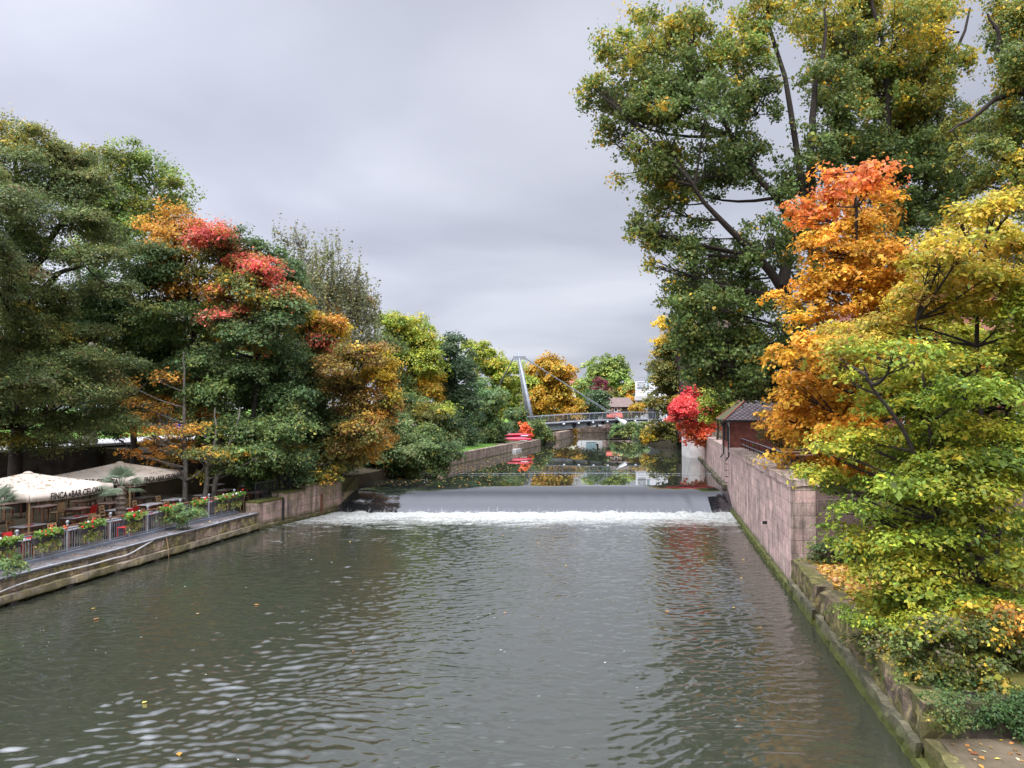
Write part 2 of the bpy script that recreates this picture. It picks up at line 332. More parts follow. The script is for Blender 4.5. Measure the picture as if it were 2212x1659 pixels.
def np_mesh(name, V, Fc, mat, parent=None, col=None, smooth=False):
    me = bpy.data.meshes.new(name); V = np.asarray(V, np.float32); Fc = np.asarray(Fc, np.int32)
    nf, k = Fc.shape
    me.vertices.add(len(V)); me.vertices.foreach_set('co', V.ravel())
    me.loops.add(nf * k); me.loops.foreach_set('vertex_index', Fc.ravel())
    me.polygons.add(nf); me.polygons.foreach_set('loop_start', np.arange(0, nf * k, k, dtype=np.int32))
    if smooth: me.polygons.foreach_set('use_smooth', np.ones(nf, bool))
    me.update(calc_edges=True)
    if col is not None:
        a = me.color_attributes.new('col', 'FLOAT_COLOR', 'POINT'); a.data.foreach_set('color', np.asarray(col, np.float32).ravel())
    return link(name, me, mat, parent)
def tubes(P, R, seg=4):
    """P (n,m,3) polylines, R (n,m) radii -> verts, faces"""
    n, m_, _ = P.shape
    T = np.gradient(P, axis=1); T /= np.linalg.norm(T, axis=2, keepdims=True) + 1e-9
    ref = np.where(np.abs(T[..., 2:3]) > 0.9, np.array((1.0, 0, 0)), np.array((0, 0, 1.0)))
    U = np.cross(T, ref); U /= np.linalg.norm(U, axis=2, keepdims=True) + 1e-9; W = np.cross(T, U)
    a = np.arange(seg) * 2 * np.pi / seg
    V = P[:, :, None, :] + (U[:, :, None, :] * np.cos(a)[None, None, :, None] + W[:, :, None, :] * np.sin(a)[None, None, :, None]) * R[:, :, None, None]
    idx = np.arange(n * m_ * seg).reshape(n, m_, seg); nx = np.roll(idx, -1, axis=2)
    Fq = np.stack((idx[:, :-1], nx[:, :-1], nx[:, 1:], idx[:, 1:]), -1).reshape(-1, 4)
    return V.reshape(-1, 3), Fq

# ------------------------------------------------------------------ foliage
PAL = {
 'poplar':  [((0.085, 0.115, 0.03), 5), ((0.115, 0.145, 0.036), 4), ((0.20, 0.18, 0.03), 1.6), ((0.36, 0.22, 0.022), 0.6)],
 'poplar_y':[((0.10, 0.14, 0.03), 2.4), ((0.22, 0.20, 0.035), 3), ((0.40, 0.28, 0.03), 2.2), ((0.13, 0.18, 0.04), 2)],
 'poplar_d':[((0.06, 0.088, 0.026), 5), ((0.085, 0.12, 0.03), 4), ((0.14, 0.14, 0.026), 1), ((0.34, 0.21, 0.022), 0.2)],
 'orange':  [((0.44, 0.225, 0.022), 5), ((0.38, 0.165, 0.018), 3), ((0.46, 0.275, 0.03), 3), ((0.25, 0.125, 0.018), 1)],
 'coral':   [((0.50, 0.155, 0.055), 5), ((0.48, 0.19, 0.04), 3), ((0.46, 0.20, 0.02), 2)],
 'hornbeam':[((0.234, 0.234, 0.022), 4), ((0.172, 0.195, 0.020), 3), ((0.328, 0.265, 0.027), 2), ((0.109, 0.148, 0.020), 2)],
 'horn_y':  [((0.328, 0.246, 0.025), 4), ((0.271, 0.230, 0.025), 3), ((0.344, 0.189, 0.025), 1.5), ((0.180, 0.180, 0.025), 1.5), ((0.221, 0.123, 0.037), 0.6)],
 'horn_g':  [((0.128, 0.178, 0.022), 4), ((0.196, 0.238, 0.025), 3), ((0.076, 0.115, 0.019), 3), ((0.297, 0.264, 0.025), 1.2)],
 'shrub':   [((0.060, 0.076, 0.020), 4), ((0.093, 0.119, 0.025), 3), ((0.221, 0.187, 0.030), 1.6), ((0.323, 0.212, 0.025), 0.8), ((0.102, 0.085, 0.043), 1)],
 'yew':     [((0.035, 0.07, 0.02), 5), ((0.05, 0.09, 0.024), 4), ((0.09, 0.10, 0.026), 1.5)],
 'alder':   [((0.069, 0.094, 0.033), 5), ((0.100, 0.125, 0.037), 4), ((0.150, 0.150, 0.044), 2), ((0.138, 0.100, 0.044), 0.8)],
 'alder_y': [((0.115, 0.127, 0.034), 3), ((0.172, 0.161, 0.034), 3), ((0.414, 0.287, 0.034), 1.2), ((0.081, 0.103, 0.030), 2)],
 'plane':   [((0.110, 0.165, 0.039), 4), ((0.165, 0.209, 0.044), 3), ((0.242, 0.220, 0.033), 1.6), ((0.088, 0.132, 0.033), 2)],
 'dkgreen': [((0.052, 0.085, 0.031), 5), ((0.078, 0.117, 0.039), 4), ((0.130, 0.143, 0.039), 1.5)],
 'green':   [((0.072, 0.114, 0.034), 4), ((0.108, 0.150, 0.040), 3), ((0.192, 0.192, 0.042), 1.4), ((0.060, 0.084, 0.030), 2)],
 'amber':   [((0.396, 0.180, 0.027), 4), ((0.324, 0.162, 0.027), 3), ((0.450, 0.252, 0.036), 2), ((0.198, 0.126, 0.027), 1)],
 'rust':    [((0.42, 0.19, 0.03), 4), ((0.52, 0.26, 0.04), 3), ((0.26, 0.12, 0.03), 2), ((0.13, 0.12, 0.03), 2)],
 'red':     [((0.46, 0.085, 0.07), 5), ((0.42, 0.11, 0.05), 3), ((0.48, 0.15, 0.10), 2), ((0.25, 0.13, 0.03), 2.5), ((0.07, 0.08, 0.025), 2.5)],
 'redmix':  [((0.56, 0.14, 0.07), 3), ((0.36, 0.20, 0.035), 3), ((0.16, 0.14, 0.03), 3)],
 'orgreen': [((0.253, 0.218, 0.034), 3), ((0.115, 0.127, 0.034), 4), ((0.460, 0.253, 0.034), 1.6), ((0.069, 0.092, 0.029), 3)],
 'brownolive': [((0.156, 0.102, 0.036), 4), ((0.228, 0.162, 0.036), 3), ((0.132, 0.132, 0.034), 3), ((0.408, 0.252, 0.036), 1.4), ((0.264, 0.120, 0.054), 1)],
 'yellowed':[((0.425, 0.272, 0.021), 4), ((0.340, 0.246, 0.025), 3), ((0.187, 0.170, 0.025), 2)],
 'birch':   [((0.13, 0.14, 0.07), 4), ((0.18, 0.18, 0.09), 3), ((0.20, 0.16, 0.06), 1.5)],
 'lime':    [((0.192, 0.240, 0.032), 4), ((0.256, 0.264, 0.032), 3), ((0.120, 0.168, 0.028), 2.5), ((0.336, 0.264, 0.032), 1.5)],
 'willow':  [((0.14, 0.19, 0.075), 4), ((0.10, 0.145, 0.05), 4), ((0.20, 0.23, 0.09), 2)],
 'conifer': [((0.038, 0.066, 0.031), 5), ((0.060, 0.096, 0.040), 4), ((0.102, 0.120, 0.048), 1.2)],
 'greygreen': [((0.09, 0.15, 0.055), 4), ((0.13, 0.19, 0.07), 3), ((0.18, 0.20, 0.05), 1.5)],
 'gold':    [((0.342, 0.198, 0.020), 5), ((0.288, 0.189, 0.020), 3), ((0.189, 0.162, 0.022), 2.2), ((0.342, 0.144, 0.020), 1.4)],
 'fargreen':[((0.152, 0.200, 0.052), 4), ((0.208, 0.240, 0.048), 3), ((0.112, 0.152, 0.048), 3), ((0.288, 0.240, 0.048), 0.7)],
 'purple':  [((0.12, 0.022, 0.035), 5), ((0.17, 0.03, 0.045), 3)],
 'olive':   [((0.08, 0.085, 0.024), 5), ((0.12, 0.12, 0.028), 3), ((0.26, 0.20, 0.03), 1.6)],
 'crimson': [((0.50, 0.06, 0.06), 5), ((0.44, 0.045, 0.04), 3), ((0.50, 0.12, 0.085), 2)],
 'scarlet': [((0.60, 0.10, 0.03), 4), ((0.66, 0.16, 0.04), 3), ((0.40, 0.05, 0.03), 2)],
 'litter':  [((0.50, 0.30, 0.05), 4), ((0.42, 0.20, 0.05), 3), ((0.56, 0.40, 0.10), 2), ((0.25, 0.13, 0.05), 2), ((0.5, 0.33, 0.2), 1)],
 'drylitter': [((0.20, 0.13, 0.08), 4), ((0.13, 0.09, 0.06), 4), ((0.30, 0.22, 0.15), 2)],
 'palm':    [((0.21, 0.28, 0.17), 4), ((0.28, 0.34, 0.22), 3), ((0.15, 0.20, 0.12), 2)],
 'geranium':[((0.09, 0.17, 0.03), 4), ((0.14, 0.23, 0.04), 3), ((0.26, 0.27, 0.07), 1.5)],
 'trail':   [((0.30, 0.29, 0.08), 4), ((0.20, 0.22, 0.06), 3), ((0.12, 0.17, 0.04), 2)],
}
def unit(a): return a / (np.linalg.norm(a, axis=-1, keepdims=True) + 1e-9)
def leaf_quads(rng, C, Nrm, Lg, W, pal, colidx, fold=0.18, jit=0.2):
    n = len(C)
    d = rng.normal(size=(n, 3)); d[:, 2] -= 0.35
    T = unit(d - Nrm * np.sum(d * Nrm, -1, keepdims=True)); B = np.cross(Nrm, T)
    s = np.exp(rng.normal(0, 0.3, n))[:, None]; l = Lg * s; w = W * s
    V = np.empty((n, 4, 3))
    V[:, 0] = C - T * l * 0.5
    V[:, 1] = C - T * l * 0.08 - B * w * 0.5 + Nrm * w * fold
    V[:, 2] = C + T * l * 0.5
    V[:, 3] = C - T * l * 0.08 + B * w * 0.5 + Nrm * w * fold
    cols = np.array([c for c, _ in PAL[pal]])
    c = cols[colidx] * np.exp(rng.normal(0, jit, n))[:, None]
    c = c * LG * (1 + rng.normal(0, 0.06, (n, 3)))
    c = np.clip(c, 0.004, 0.85)
    C4 = np.ones((n, 4, 4)); C4[:, :, :3] = c[:, None, :]
    return V.reshape(-1, 3), C4.reshape(-1, 4)
def pick(rng, pal, n):
    w = np.array([w for _, w in PAL[pal]], float); return rng.choice(len(w), n, p=w / w.sum())
KG, RG, LG = 1.55, 1.12, 1.5
def crown_part(rng, c, R, pal, leaf, k, spray, lps, flat, wup, hang=False, shell=0.45, stray=0.09, loose=0.1):
    """one leafy mass: sprays of leaves through an ellipsoid, denser to the outside"""
    Lg, W = leaf
    area = math.pi * R[0] * R[2]
    n_leaf = max(20, int(k * area / (0.5 * Lg * W))); ns = max(3, int(n_leaf / (lps * 1.9))); lps = int(lps * 1.9)
    # boughs: a handful of uneven sub-masses, each carrying its own sprays
    nb = int(np.clip(round(5 + 5 * R[0]), 5, 16)); ub = unit(rng.normal(size=(nb, 3))); ub[:, 2] = ub[:, 2] * 0.85 + 0.1
    rb = 0.3 + 0.72 * np.sqrt(rng.random(nb)); rb[rng.random(nb) < stray * 2] += 0.25
    cb_ = c + ub * R * rb[:, None]; Rb = R * ((0.17 if loose > .2 else 0.20) + 0.34 * rng.random(nb) ** 1.3)[:, None] * np.array((1.08, 1.0, 0.62 + 0.25 * flat))
    wb_ = np.prod(Rb, 1) ** 0.67; bi = rng.choice(nb, ns, p=wb_ / wb_.sum())
    us = unit(rng.normal(size=(ns, 3))); us[:, 2] = us[:, 2] * 0.85 + 0.12
    sc = cb_[bi] + us * Rb[bi] * (shell + (1 - shell) * np.sqrt(rng.random(ns)))[:, None]
    u = unit(us * 0.6 + ub[bi] * 0.6 + 1e-6); bj = np.exp(rng.normal(0, 0.12 if loose > .2 else 0.16, nb)); bpal = pick(rng, pal, nb)
    nrm = unit(np.array((0, 0, 1.0)) * wup + u * 0.45 + rng.normal(0, 0.28, (ns, 3)))
    li = np.repeat(np.arange(ns), lps); n = len(li)
    g = np.clip(rng.normal(size=(n, 3)), -1.7, 1.7) * spray * np.exp(rng.normal(0, 0.25, ns))[li][:, None]
    N_ = nrm[li]
    if hang:
        off = g * np.array((0.16, 0.16, 1.9)); off[:, 2] -= spray * 1.2
        ln = unit(rng.normal(size=(n, 3)))
    else:
        # a tuft: leaves shingled over a shallow dome that faces up and outwards
        w_ = unit(rng.normal(size=(n, 3)) + N_ * 0.75); h = np.sum(w_ * N_, -1, keepdims=True); neg = h[:, 0] < 0
        w_[neg] -= 1.6 * h[neg] * N_[neg]; h = np.abs(h)
        sp = (spray * 1.45 * np.exp(rng.normal(0, 0.3, ns)))[li][:, None]
        off = w_ * sp * (0.45 + 0.55 * np.sqrt(rng.random((n, 1)))) - N_ * h * sp * (1 - flat) * 0.55
        off += np.clip(rng.normal(size=(n, 3)), -1.8, 1.8) * sp * loose
        ln = unit(w_ * 0.55 + N_ * 0.6 + rng.normal(0, 0.38 + 0.5 * (loose > .2), (n, 3)))
    cs_ = pick(rng, pal, ns); kb = rng.random(ns) < 0.5; cs_[kb] = bpal[bi][kb]; ci = cs_[li]; sw = rng.random(n) < 0.3; ci[sw] = pick(rng, pal, int(sw.sum()))
    V, C4 = leaf_quads(rng, sc[li] + off, ln, Lg, W, pal, ci)
    C4[:, :3] *= np.repeat(bj[bi][li], 4)[:, None]
    return V, C4, sc
def stems_eval(st, t):
    st = np.asarray(st, float); x = t * (len(st) - 1); i = np.clip(int(x), 0, len(st) - 2); f = x - i
    return st[i] * (1 - f) + st[i + 1] * f
def tree(name, label, cat, seed, lobes, Y, base, r0, leaf=(0.12, 0.09), k=3.2, spray=0.35, lps=26, flat=0.3, wup=0.9, pal='green',
         stems=None, bark='bark', group=None, hang=False, shell=0.45, twigs=10, stray=0.09, depth=0.5, trunk_top=0.7, pxr=1.85, back=0.35, twig_r=0.012, fill=0.35, loose=0.1):
    rng = np.random.default_rng(seed)
    mn = pxr * Y / 759.0                       # leaf clusters of the far trees stand for several leaves
    if leaf[0] < mn: leaf = (mn, mn * max(0.75, leaf[1] / leaf[0]))
    k *= KG; base = np.array(base, float)
    L3 = []
    for lb in lobes:
        px, py, rx, ry = lb[:4]; rx *= RG; ry *= RG; pl = lb[4] if len(lb) > 4 and lb[4] else pal; dY = lb[5] if len(lb) > 5 else rng.normal(0, depth) * rx * Y / F * 1.6
        Yl = Y + dY; c = at(px, py, Yl); R = np.array((rx * Yl / F, 0.5 * (rx + ry) * Yl / F, ry * Yl / F))
        L3.append((c, R, pl, k))
        if rng.random() < back and not hang:
            c2 = c + np.array((rng.normal(0, 0.3) * R[0], abs(rng.normal(1.4, 0.4)) * R[1] + 0.4, rng.normal(0, 0.25) * R[2]))
            L3.append((c2, R * 0.95, pl, k * 0.6))
    for _ in range(int(fill * len(lobes))):
        a_, b_ = rng.integers(len(L3), size=2); (ca, Ra, pa, _k), (c2, R2, p2, _) = L3[a_], L3[b_]
        if a_ != b_ and np.linalg.norm(ca - c2) < 1.7 * (Ra[0] + R2[0]): L3.append(((ca + c2) / 2 + rng.normal(0, 0.15, 3) * Ra, (Ra + R2) * 0.42, pa, k * 0.9))
    top = max(c[2] + 0.3 * R[2] for c, R, _, _ in L3); cen = np.mean([c for c, _, _, _ in L3], 0)
    if stems is None:
        tp = np.array((cen[0], cen[1], base[2] + (top - base[2]) * trunk_top))
        mid = base * 0.5 + tp * 0.5 + rng.normal(0, 0.02, 3) * (top - base[2]); mid[2] = (base[2] + tp[2]) / 2
        stems = [[base, base * 0.75 + mid * 0.25, mid, tp]]
    root = empty(name, tuple(base), label, cat, group)
    tv, tf, nb = [], [], 0
    def push(P, R, seg):
        nonlocal nb
        v, f = tubes(P, R, seg); tv.append(v - base); tf.append(f + nb); nb += len(v)
    for si, st in enumerate(stems):
        st = np.asarray(st, float); m_ = 14
        P = np.array([stems_eval(st, t) for t in np.linspace(0, 1, m_)])
        for _ in range(2): P[1:-1] = 0.5 * P[1:-1] + 0.25 * (P[:-2] + P[2:])
        P[1:-1] += rng.normal(0, 0.12 * r0, (m_ - 2, 3))
        wv = np.linspace(0, 1, m_) * rng.uniform(9, 14); P[:, 0] += 0.55 * r0 * np.sin(wv + rng.uniform(0, 6)) * np.linspace(0, 1, m_); P[:, 1] += 0.4 * r0 * np.sin(wv * .8 + rng.uniform(0, 6)) * np.linspace(0, 1, m_)
        rr = (r0 if si == 0 else r0 * 0.7) * (1 - 0.78 * np.linspace(0, 1, m_)); rr[0] *= 1.35
        push(P[None], rr[None], 9)
    CV, CC = [], []
    for c, R, pl, kk in L3:
        best = None
        for st in stems:
            for t in np.linspace(0.15, 1, 12):
                q = stems_eval(st, t); d = np.linalg.norm(c - q) + max(0, q[2] - (c[2] - 0.25 * np.linalg.norm(c[:2] - q[:2]))) * 2.5
                if best is None or d < best[0]: best = (d, q)
        q = best[1]; dd = np.linalg.norm(c - q)
        tt = np.linspace(0, 1, 7)[:, None]
        midp = q * 0.5 + c * 0.5 + np.array((0, 0, -0.06 * dd)) + rng.normal(0, 0.07, 3) * dd
        P = (1 - tt) ** 2 * q + 2 * tt * (1 - tt) * midp + tt ** 2 * c
        rb = min(0.4 * r0, 0.015 + 0.012 * dd + 0.008 * R[0])
        push(P[None], (rb * (1 - 0.72 * tt[:, 0]))[None], 6)
        V, C4, sc = crown_part(rng, c, R, pl, leaf, kk, spray, lps, flat, wup, hang, shell, stray, loose)
        CV.append(V - base); CC.append(C4)
        nt_ = min(twigs, len(sc))
        if nt_:
            s = sc[rng.choice(len(sc), nt_, replace=False)]
            st0 = P[rng.integers(3, 7, nt_)]; t5 = np.linspace(0, 1, 5)[None, :, None]
            md = (st0 + s) / 2 + rng.normal(0, 0.12, (nt_, 3)) * R
            PP = (1 - t5) ** 2 * st0[:, None] + 2 * t5 * (1 - t5) * md[:, None] + t5 ** 2 * s[:, None]
            tr_ = max(twig_r, 0.25 * Y / 759.0)
            push(PP, np.tile(np.linspace(2.2, 0.7, 5) * tr_, (nt_, 1)), 3)
    np_mesh('trunk', np.concatenate(tv), np.concatenate(tf), M[bark], root, smooth=True)
    V = np.concatenate(CV); C4 = np.concatenate(CC)
    np_mesh('crown', V, np.arange(len(V)).reshape(-1, 4), M['leaf'], root, C4)
    return root

# ------------------------------------------------------------------ the river lines
def XR(Y): return 4.82 + 0.19 * Y            # right wall line
def XL(Y): return -21.8 + 0.195 * Y          # left quay line
def XB(Y): return -23.5 + 0.246 * Y          # left bank above the weir
ZU = 1.2                                      # level above the weir

# ------------------------------------------------------------------ setting: ground, banks, water
def struct(name, mb, mat): return tag(mb.build(name, mat), kind='structure')
g = MB(); g.add([(-3000, -300, -1.6), (3000, -300, -1.6), (3000, 4500, -1.6), (-3000, 4500, -1.6)], [(0, 1, 2, 3)]); struct('ground', g, M['bed'])
# left café terrace, park above it, riverside bank above the weir
g = MB(); g.prism([(XL(-20) - .55, -20), (XL(41.3) - .55, 41.3), (XL(51) - 1.2, 51), (XL(51) - 16, 51), (XL(-20) - 16, -20)], -1.5, 0.88); struct('terrace_ground', g, M['earth_and_shade'])  # dark earth colour on the terrace floor stands in for tree shade
g = MB(); g.prism([(XL(-20) - 16.5, -20), (XL(51) - 16.5, 51), (XL(120) - 16.5, 120), (XL(120) - 400, 320), (XL(-20) - 400, -20)], -1.5, 4.1); struct('park_lawn', g, M['grass'])
g = MB(); g.prism([(XL(-20) - 18.4, -20), (XL(120) - 18.4, 120), (XL(120) - 24, 120), (XL(-20) - 24, -20)], 4.0, 4.106); struct('park_path', g, M['path'])
g = MB(); g.prism([(XB(51.5) - .6, 51.5), (XB(79) - .6, 79), (XB(79) - 26, 79), (XL(51.5) - 16.4, 51.5)], -1.5, [1.9, 1.9, 4.0, 4.0]); struct('riverbank', g, M['earth_and_shade'])
g = MB(); g.prism([(XB(79) - .5, 79), (XB(113) - .5, 113), (XB(113) - 30, 113), (XB(79) - 30, 79)], -1.5, [2.0, 2.0, 4.3, 4.3]); struct('riverbank', g, M['grass'])
g = MB(); g.prism([(at(1160, 900, 113)[0], 113), (at(1195, 900, 128)[0], 128), (at(1236, 900, 170)[0], 170), (-60, 230), (-60, 113)], -1.5, [1.9, 2.0, 2.4, 5, 4.5]); struct('riverbank', g, M['earth_and_shade'])
# right side
g = MB(); g.prism([(XR(14) + .6, 14.35), (XR(27.5) + .6, 27.5), (60, 27.5), (60, 14.35)], -1.5, 1.12); struct('lower_bank', g, M['mossground'])
g = MB(); g.prism([(XR(27.6) + .9, 28.2), (XR(85) + .9, 85), (XR(85) + 4, 130), (200, 300), (300, 28.2)], -1.5, 3.8); struct('upper_bank', g, M['earth_and_shade'])
g = MB(); g.prism([(XR(3) + .25, 3), (XR(13.95) + .25, 13.95), (60, 13.95), (60, 3)], -1.5, 0.55); struct('stone_platform', g, M['slab'])
g = MB(); g.prism([(at(1395, 930, 128)[0], 128), (at(1360, 930, 160)[0], 160), (at(1300, 930, 185)[0], 185), (150, 260), (150, 100), (at(1460, 930, 100)[0] + 6, 100)], -1.5, [2.0, 2.0, 2.6, 5, 5, 3.5]); struct('riverbank', g, M['earth_and_shade'])
g = MB(); g.prism([(-1500, 230), (at(1236, 900, 175)[0], 186), (at(1300, 900, 185)[0], 190), (1500, 230), (1500, 3500), (-1500, 3500)], -1.5, [3.4, 2.9, 2.9, 3.4, 9, 9]); struct('far_ground', g, M['grass'])

# lower river: a real rippled surface
def river():
    rng = np.random.default_rng(3)
    ys = [-12.0]
    while ys[-1] < 6: ys.append(ys[-1] + 0.6)
    while ys[-1] < 48.9: ys.append(ys[-1] + (0.055 if ys[-1] < 20 else 0.075 if ys[-1] < 32 else 0.11))
    ys = np.array(ys); u = np.linspace(0, 1, 540)
    X = XL(ys)[:, None] - 0.6 + u[None, :] * (XR(ys) - XL(ys) + 1.2)[:, None]; Yg = np.repeat(ys[:, None], len(u), 1)
    Z = np.zeros_like(X)
    wx = X + 0.35 * np.sin(0.55 * Yg + 0.4 * X) + 0.2 * np.sin(1.3 * X - 0.7 * Yg); wy = Yg + 0.35 * np.sin(0.6 * X - 0.33 * Yg) + 0.18 * np.sin(1.7 * Yg + 0.9 * X)
    for i in range(110):
        lam = float(np.exp(rng.uniform(math.log(0.14), math.log(0.55)))) if i % 22 else rng.uniform(.6, 1.1); th = rng.normal(-math.pi / 2 - 0.15, 0.5); kk = 2 * math.pi / lam
        amp = 0.018 * lam ** 0.9 / 10 * rng.uniform(0.6, 1.4)
        ph = rng.uniform(0, 6.28)
        env = 0.65 + 0.55 * np.sin(0.19 * X * rng.uniform(.5, 1.5) + 0.13 * Yg + ph) * np.sin(0.11 * Yg * rng.uniform(.5, 1.5) + ph * 2)
        Z += amp * env * np.sin(kk * (math.cos(th) * wx + math.sin(th) * wy) + ph)
    cross = (X - XL(ys)[:, None]) / (XR(ys) - XL(ys))[:, None]
    calm = 0.45 + 0.75 * np.exp(-((cross - 0.45) / 0.22) ** 2) + 0.5 * np.exp(-((cross - 0.86) / 0.1) ** 2)
    Z *= np.where(ys > 4, 1, 0.2)[:, None] * calm * 2.15
    near = np.clip((Yg - 43) / 5.4, 0, 1) ** 2
    for i in range(26):
        lam = rng.uniform(0.35, 1.8); th = rng.uniform(0, 6.28); kk = 2 * math.pi / lam
        Z += near * 0.009 * lam ** 0.6 * np.sin(kk * (math.cos(th) * wx * 0.8 + math.sin(th) * wy) + rng.uniform(0, 6.28))
    nr, nc = X.shape; idx = np.arange(nr * nc).reshape(nr, nc)
    Fq = np.stack((idx[:-1, :-1], idx[:-1, 1:], idx[1:, 1:], idx[1:, :-1]), -1).reshape(-1, 4)
    return np_mesh('river_water', np.stack((X, Yg, Z), -1).reshape(-1, 3), Fq, M['river'], smooth=True)
tag(river(), kind='structure')
g = MB(); g.add([(-40, 53.59, ZU), (90, 53.59, ZU), (90, 300, ZU), (-40, 300, ZU)], [(0, 1, 2, 3)]); struct('upper_river_water', g, M['pool'])
# the weir: water sheet over a rounded sill
prof = [(53.6 - 5.4 * i / 24, 1.2 - 1.33 * (i / 24) ** 2.3) for i in range(25)]
wx = np.linspace(-11.9, 15.0, 220); P = np.array(prof); rng = np.random.default_rng(5)
# fine resample of the profile
tt = np.linspace(0, len(P) - 1, 61); pr = np.stack([np.interp(tt, np.arange(len(P)), P[:, i]) for i in (0, 1)], 1)
for _ in range(6): pr[1:-1] = 0.5 * pr[1:-1] + 0.25 * (pr[:-2] + pr[2:])
rip = sum(rng.normal(0, 1) * np.sin(rng.uniform(0.8, 9) * wx + rng.uniform(0, 6.28)) for _ in range(18)) * 0.004
Vw = np.empty((len(pr), len(wx), 3)); Vw[..., 0] = wx[None]; Vw[..., 1] = pr[:, :1]; Vw[..., 2] = pr[:, 1:2] + rip[None] * np.clip((52.0 - pr[:, :1]) / 2.5, 0, 1)
idx = np.arange(Vw.shape[0] * Vw.shape[1]).reshape(Vw.shape[:2])
Fq = np.stack((idx[:-1, :-1], idx[1:, :-1], idx[1:, 1:], idx[:-1, 1:]), -1).reshape(-1, 4)
tag(np_mesh('weir_water', Vw.reshape(-1, 3), Fq, M['sheet'], smooth=True), kind='structure')
g = MB(); g.prism([(-12.5, 48.9), (15.5, 48.9), (15.5, 53), (-12.5, 53)], -1.5, [-.6, -.6, .9, .9]); struct('weir_sill', g, M['dark_stone'])
# foam ridge at the foot of the weir
fx = np.linspace(-11.4, 14.2, 420); fy = np.linspace(47.1, 48.55, 30); X, Yg = np.meshgrid(fx, fy)
Z = np.zeros_like(X)
for i in range(70):
    lam = rng.uniform(0.14, 0.6); th = rng.uniform(0, 6.28); kk = 2 * math.pi / lam
    Z += lam ** 0.7 * np.sin(kk * (math.cos(th) * X + math.sin(th) * Yg + 0.1 * np.sin(2 * X)) + rng.uniform(0, 6.28))
Z = Z / np.std(Z); prof_ = np.exp(-((Yg - 48.25) / 0.55) ** 2)
Z = -0.10 + prof_ * (0.06 + 0.022 * Z) + 0.03 * Z * (1 - prof_)
idx = np.arange(X.size).reshape(X.shape)
Fq = np.stack((idx[:-1, :-1], idx[:-1, 1:], idx[1:, 1:], idx[1:, :-1]), -1).reshape(-1, 4)
tag(np_mesh('foam', np.stack((X, Yg, Z), -1).reshape(-1, 3), Fq, M['foam'], smooth=True), 'white foam churning along the foot of the weir', 'foam', kind='stuff')

# ------------------------------------------------------------------ right walls
def wall_band(mb, Y0, Y1, off0, off1, z0, z1, fn=XR, n=1):
    ys = np.linspace(Y0, Y1, n + 1)
    return mb.prism([(fn(Y0) + off0, Y0), (fn(Y1) + off0, Y1), (fn(Y1) + off1, Y1), (fn(Y0) + off1, Y0)], z0, z1)
def lumpy(o, amt=0.03, cuts=0.35, seed=1, zmin=-9):
    """weathered masonry: split the faces finely and nudge the points"""
    import bmesh
    bm = bmesh.new(); bm.from_mesh(o.data)
    for _ in range(8):
        es = [e for e in bm.edges if e.calc_length() > cuts * 1.3]
        if not es: break
        bmesh.ops.subdivide_edges(bm, edges=es, cuts=1, use_grid_fill=True)
    rng = np.random.default_rng(seed)
    for v in bm.verts:
        if v.co.z > zmin: v.co += Vector(rng.normal(0, amt, 3))
    bm.to_mesh(o.data); bm.free(); return o
hw = empty('river_wall', (XR(27.5), 27.5, 0), 'high pink sandstone river wall with a mossy top, right of the weir', 'wall')
b = MB(); wall_band(b, 27.5, 50.3, 0, 0.9, -1.2, 3.72); o = b.build('wall_face', M['pink_stone'], hw)
b = MB(); wall_band(b, 50.3, 84, 0.0, 0.9, -1.2, 3.9); b.build('wall_face', M['pink_stone'], hw)
b = MB(); b.prism([(XR(27.5) + .9, 27.5), (XR(27.5) + 34, 27.5), (XR(27.5) + 34, 28.1), (XR(27.5) + .9, 28.1)], -1.2, 3.72); b.build('end_wall', M['dark_stone'], hw)
b = MB(); wall_band(b, 27.44, 50.2, -0.05, 0.98, 3.72, 4.0)
o = b.build('coping', M['pink_stone'], hw); lumpy(o, 0.018, 0.3, 3)
b = MB(); b.prism([(XR(27.5) + .98, 27.44), (XR(27.5) + 34, 27.44), (XR(27.5) + 34, 28.2), (XR(27.5) + .98, 28.2)], 3.72, 3.98); o = b.build('coping', M['moss_stone'], hw); lumpy(o, 0.018, 0.3, 4)
b = MB(); wall_band(b, 27.5, 48.3, -0.16, 0.0, -1.2, 0.22); o = b.build('mossy_plinth', M['green_plinth'], hw); lumpy(o, 0.025, 0.25, 5)
b = MB(); wall_band(b, 52.0, 83.5, -0.28, 0.0, 0.6, 1.36); o = b.build('mossy_plinth', M['green_plinth'], hw); lumpy(o, 0.03, 0.3, 6)
for i, Yr in enumerate((51.0, 51.0, 51.0, 51.0, 51.0)):
    z = 1.6 + 0.42 * i; x = XR(Yr)
    MB().tube([(x + .02, Yr, z), (x - .16, Yr, z), (x - .16, Yr + .38, z), (x + .02, Yr + .38, z)], 0.018, 6).build('rung', M['rust'], hw)
b = MB(); x = XR(33.5); b.box((x - .08, 33.5, 1.55), (.2, .08, .12)); b.build('iron_stub', M['blackmetal'], hw)
# pale pier block at the far end of the wall
pb = empty('wall_pier', (XR(84), 84, 0), 'smooth pale concrete pier closing the far end of the river wall', 'pier')
b = MB(); b.prism([(XR(84) - 1.15, 84), (XR(84) + .9, 84), (XR(84) + .9, 88), (XR(84) - 1.15, 88)], 0, 4.15); b.build('block', M['concrete'], pb)
b = MB(); b.prism([(XR(84) - 1.2, 83.9), (XR(84) + .95, 83.9), (XR(84) + .95, 88.1), (XR(84) - 1.2, 88.1)], 4.15, 4.3); b.build('cap', M['concrete'], pb)
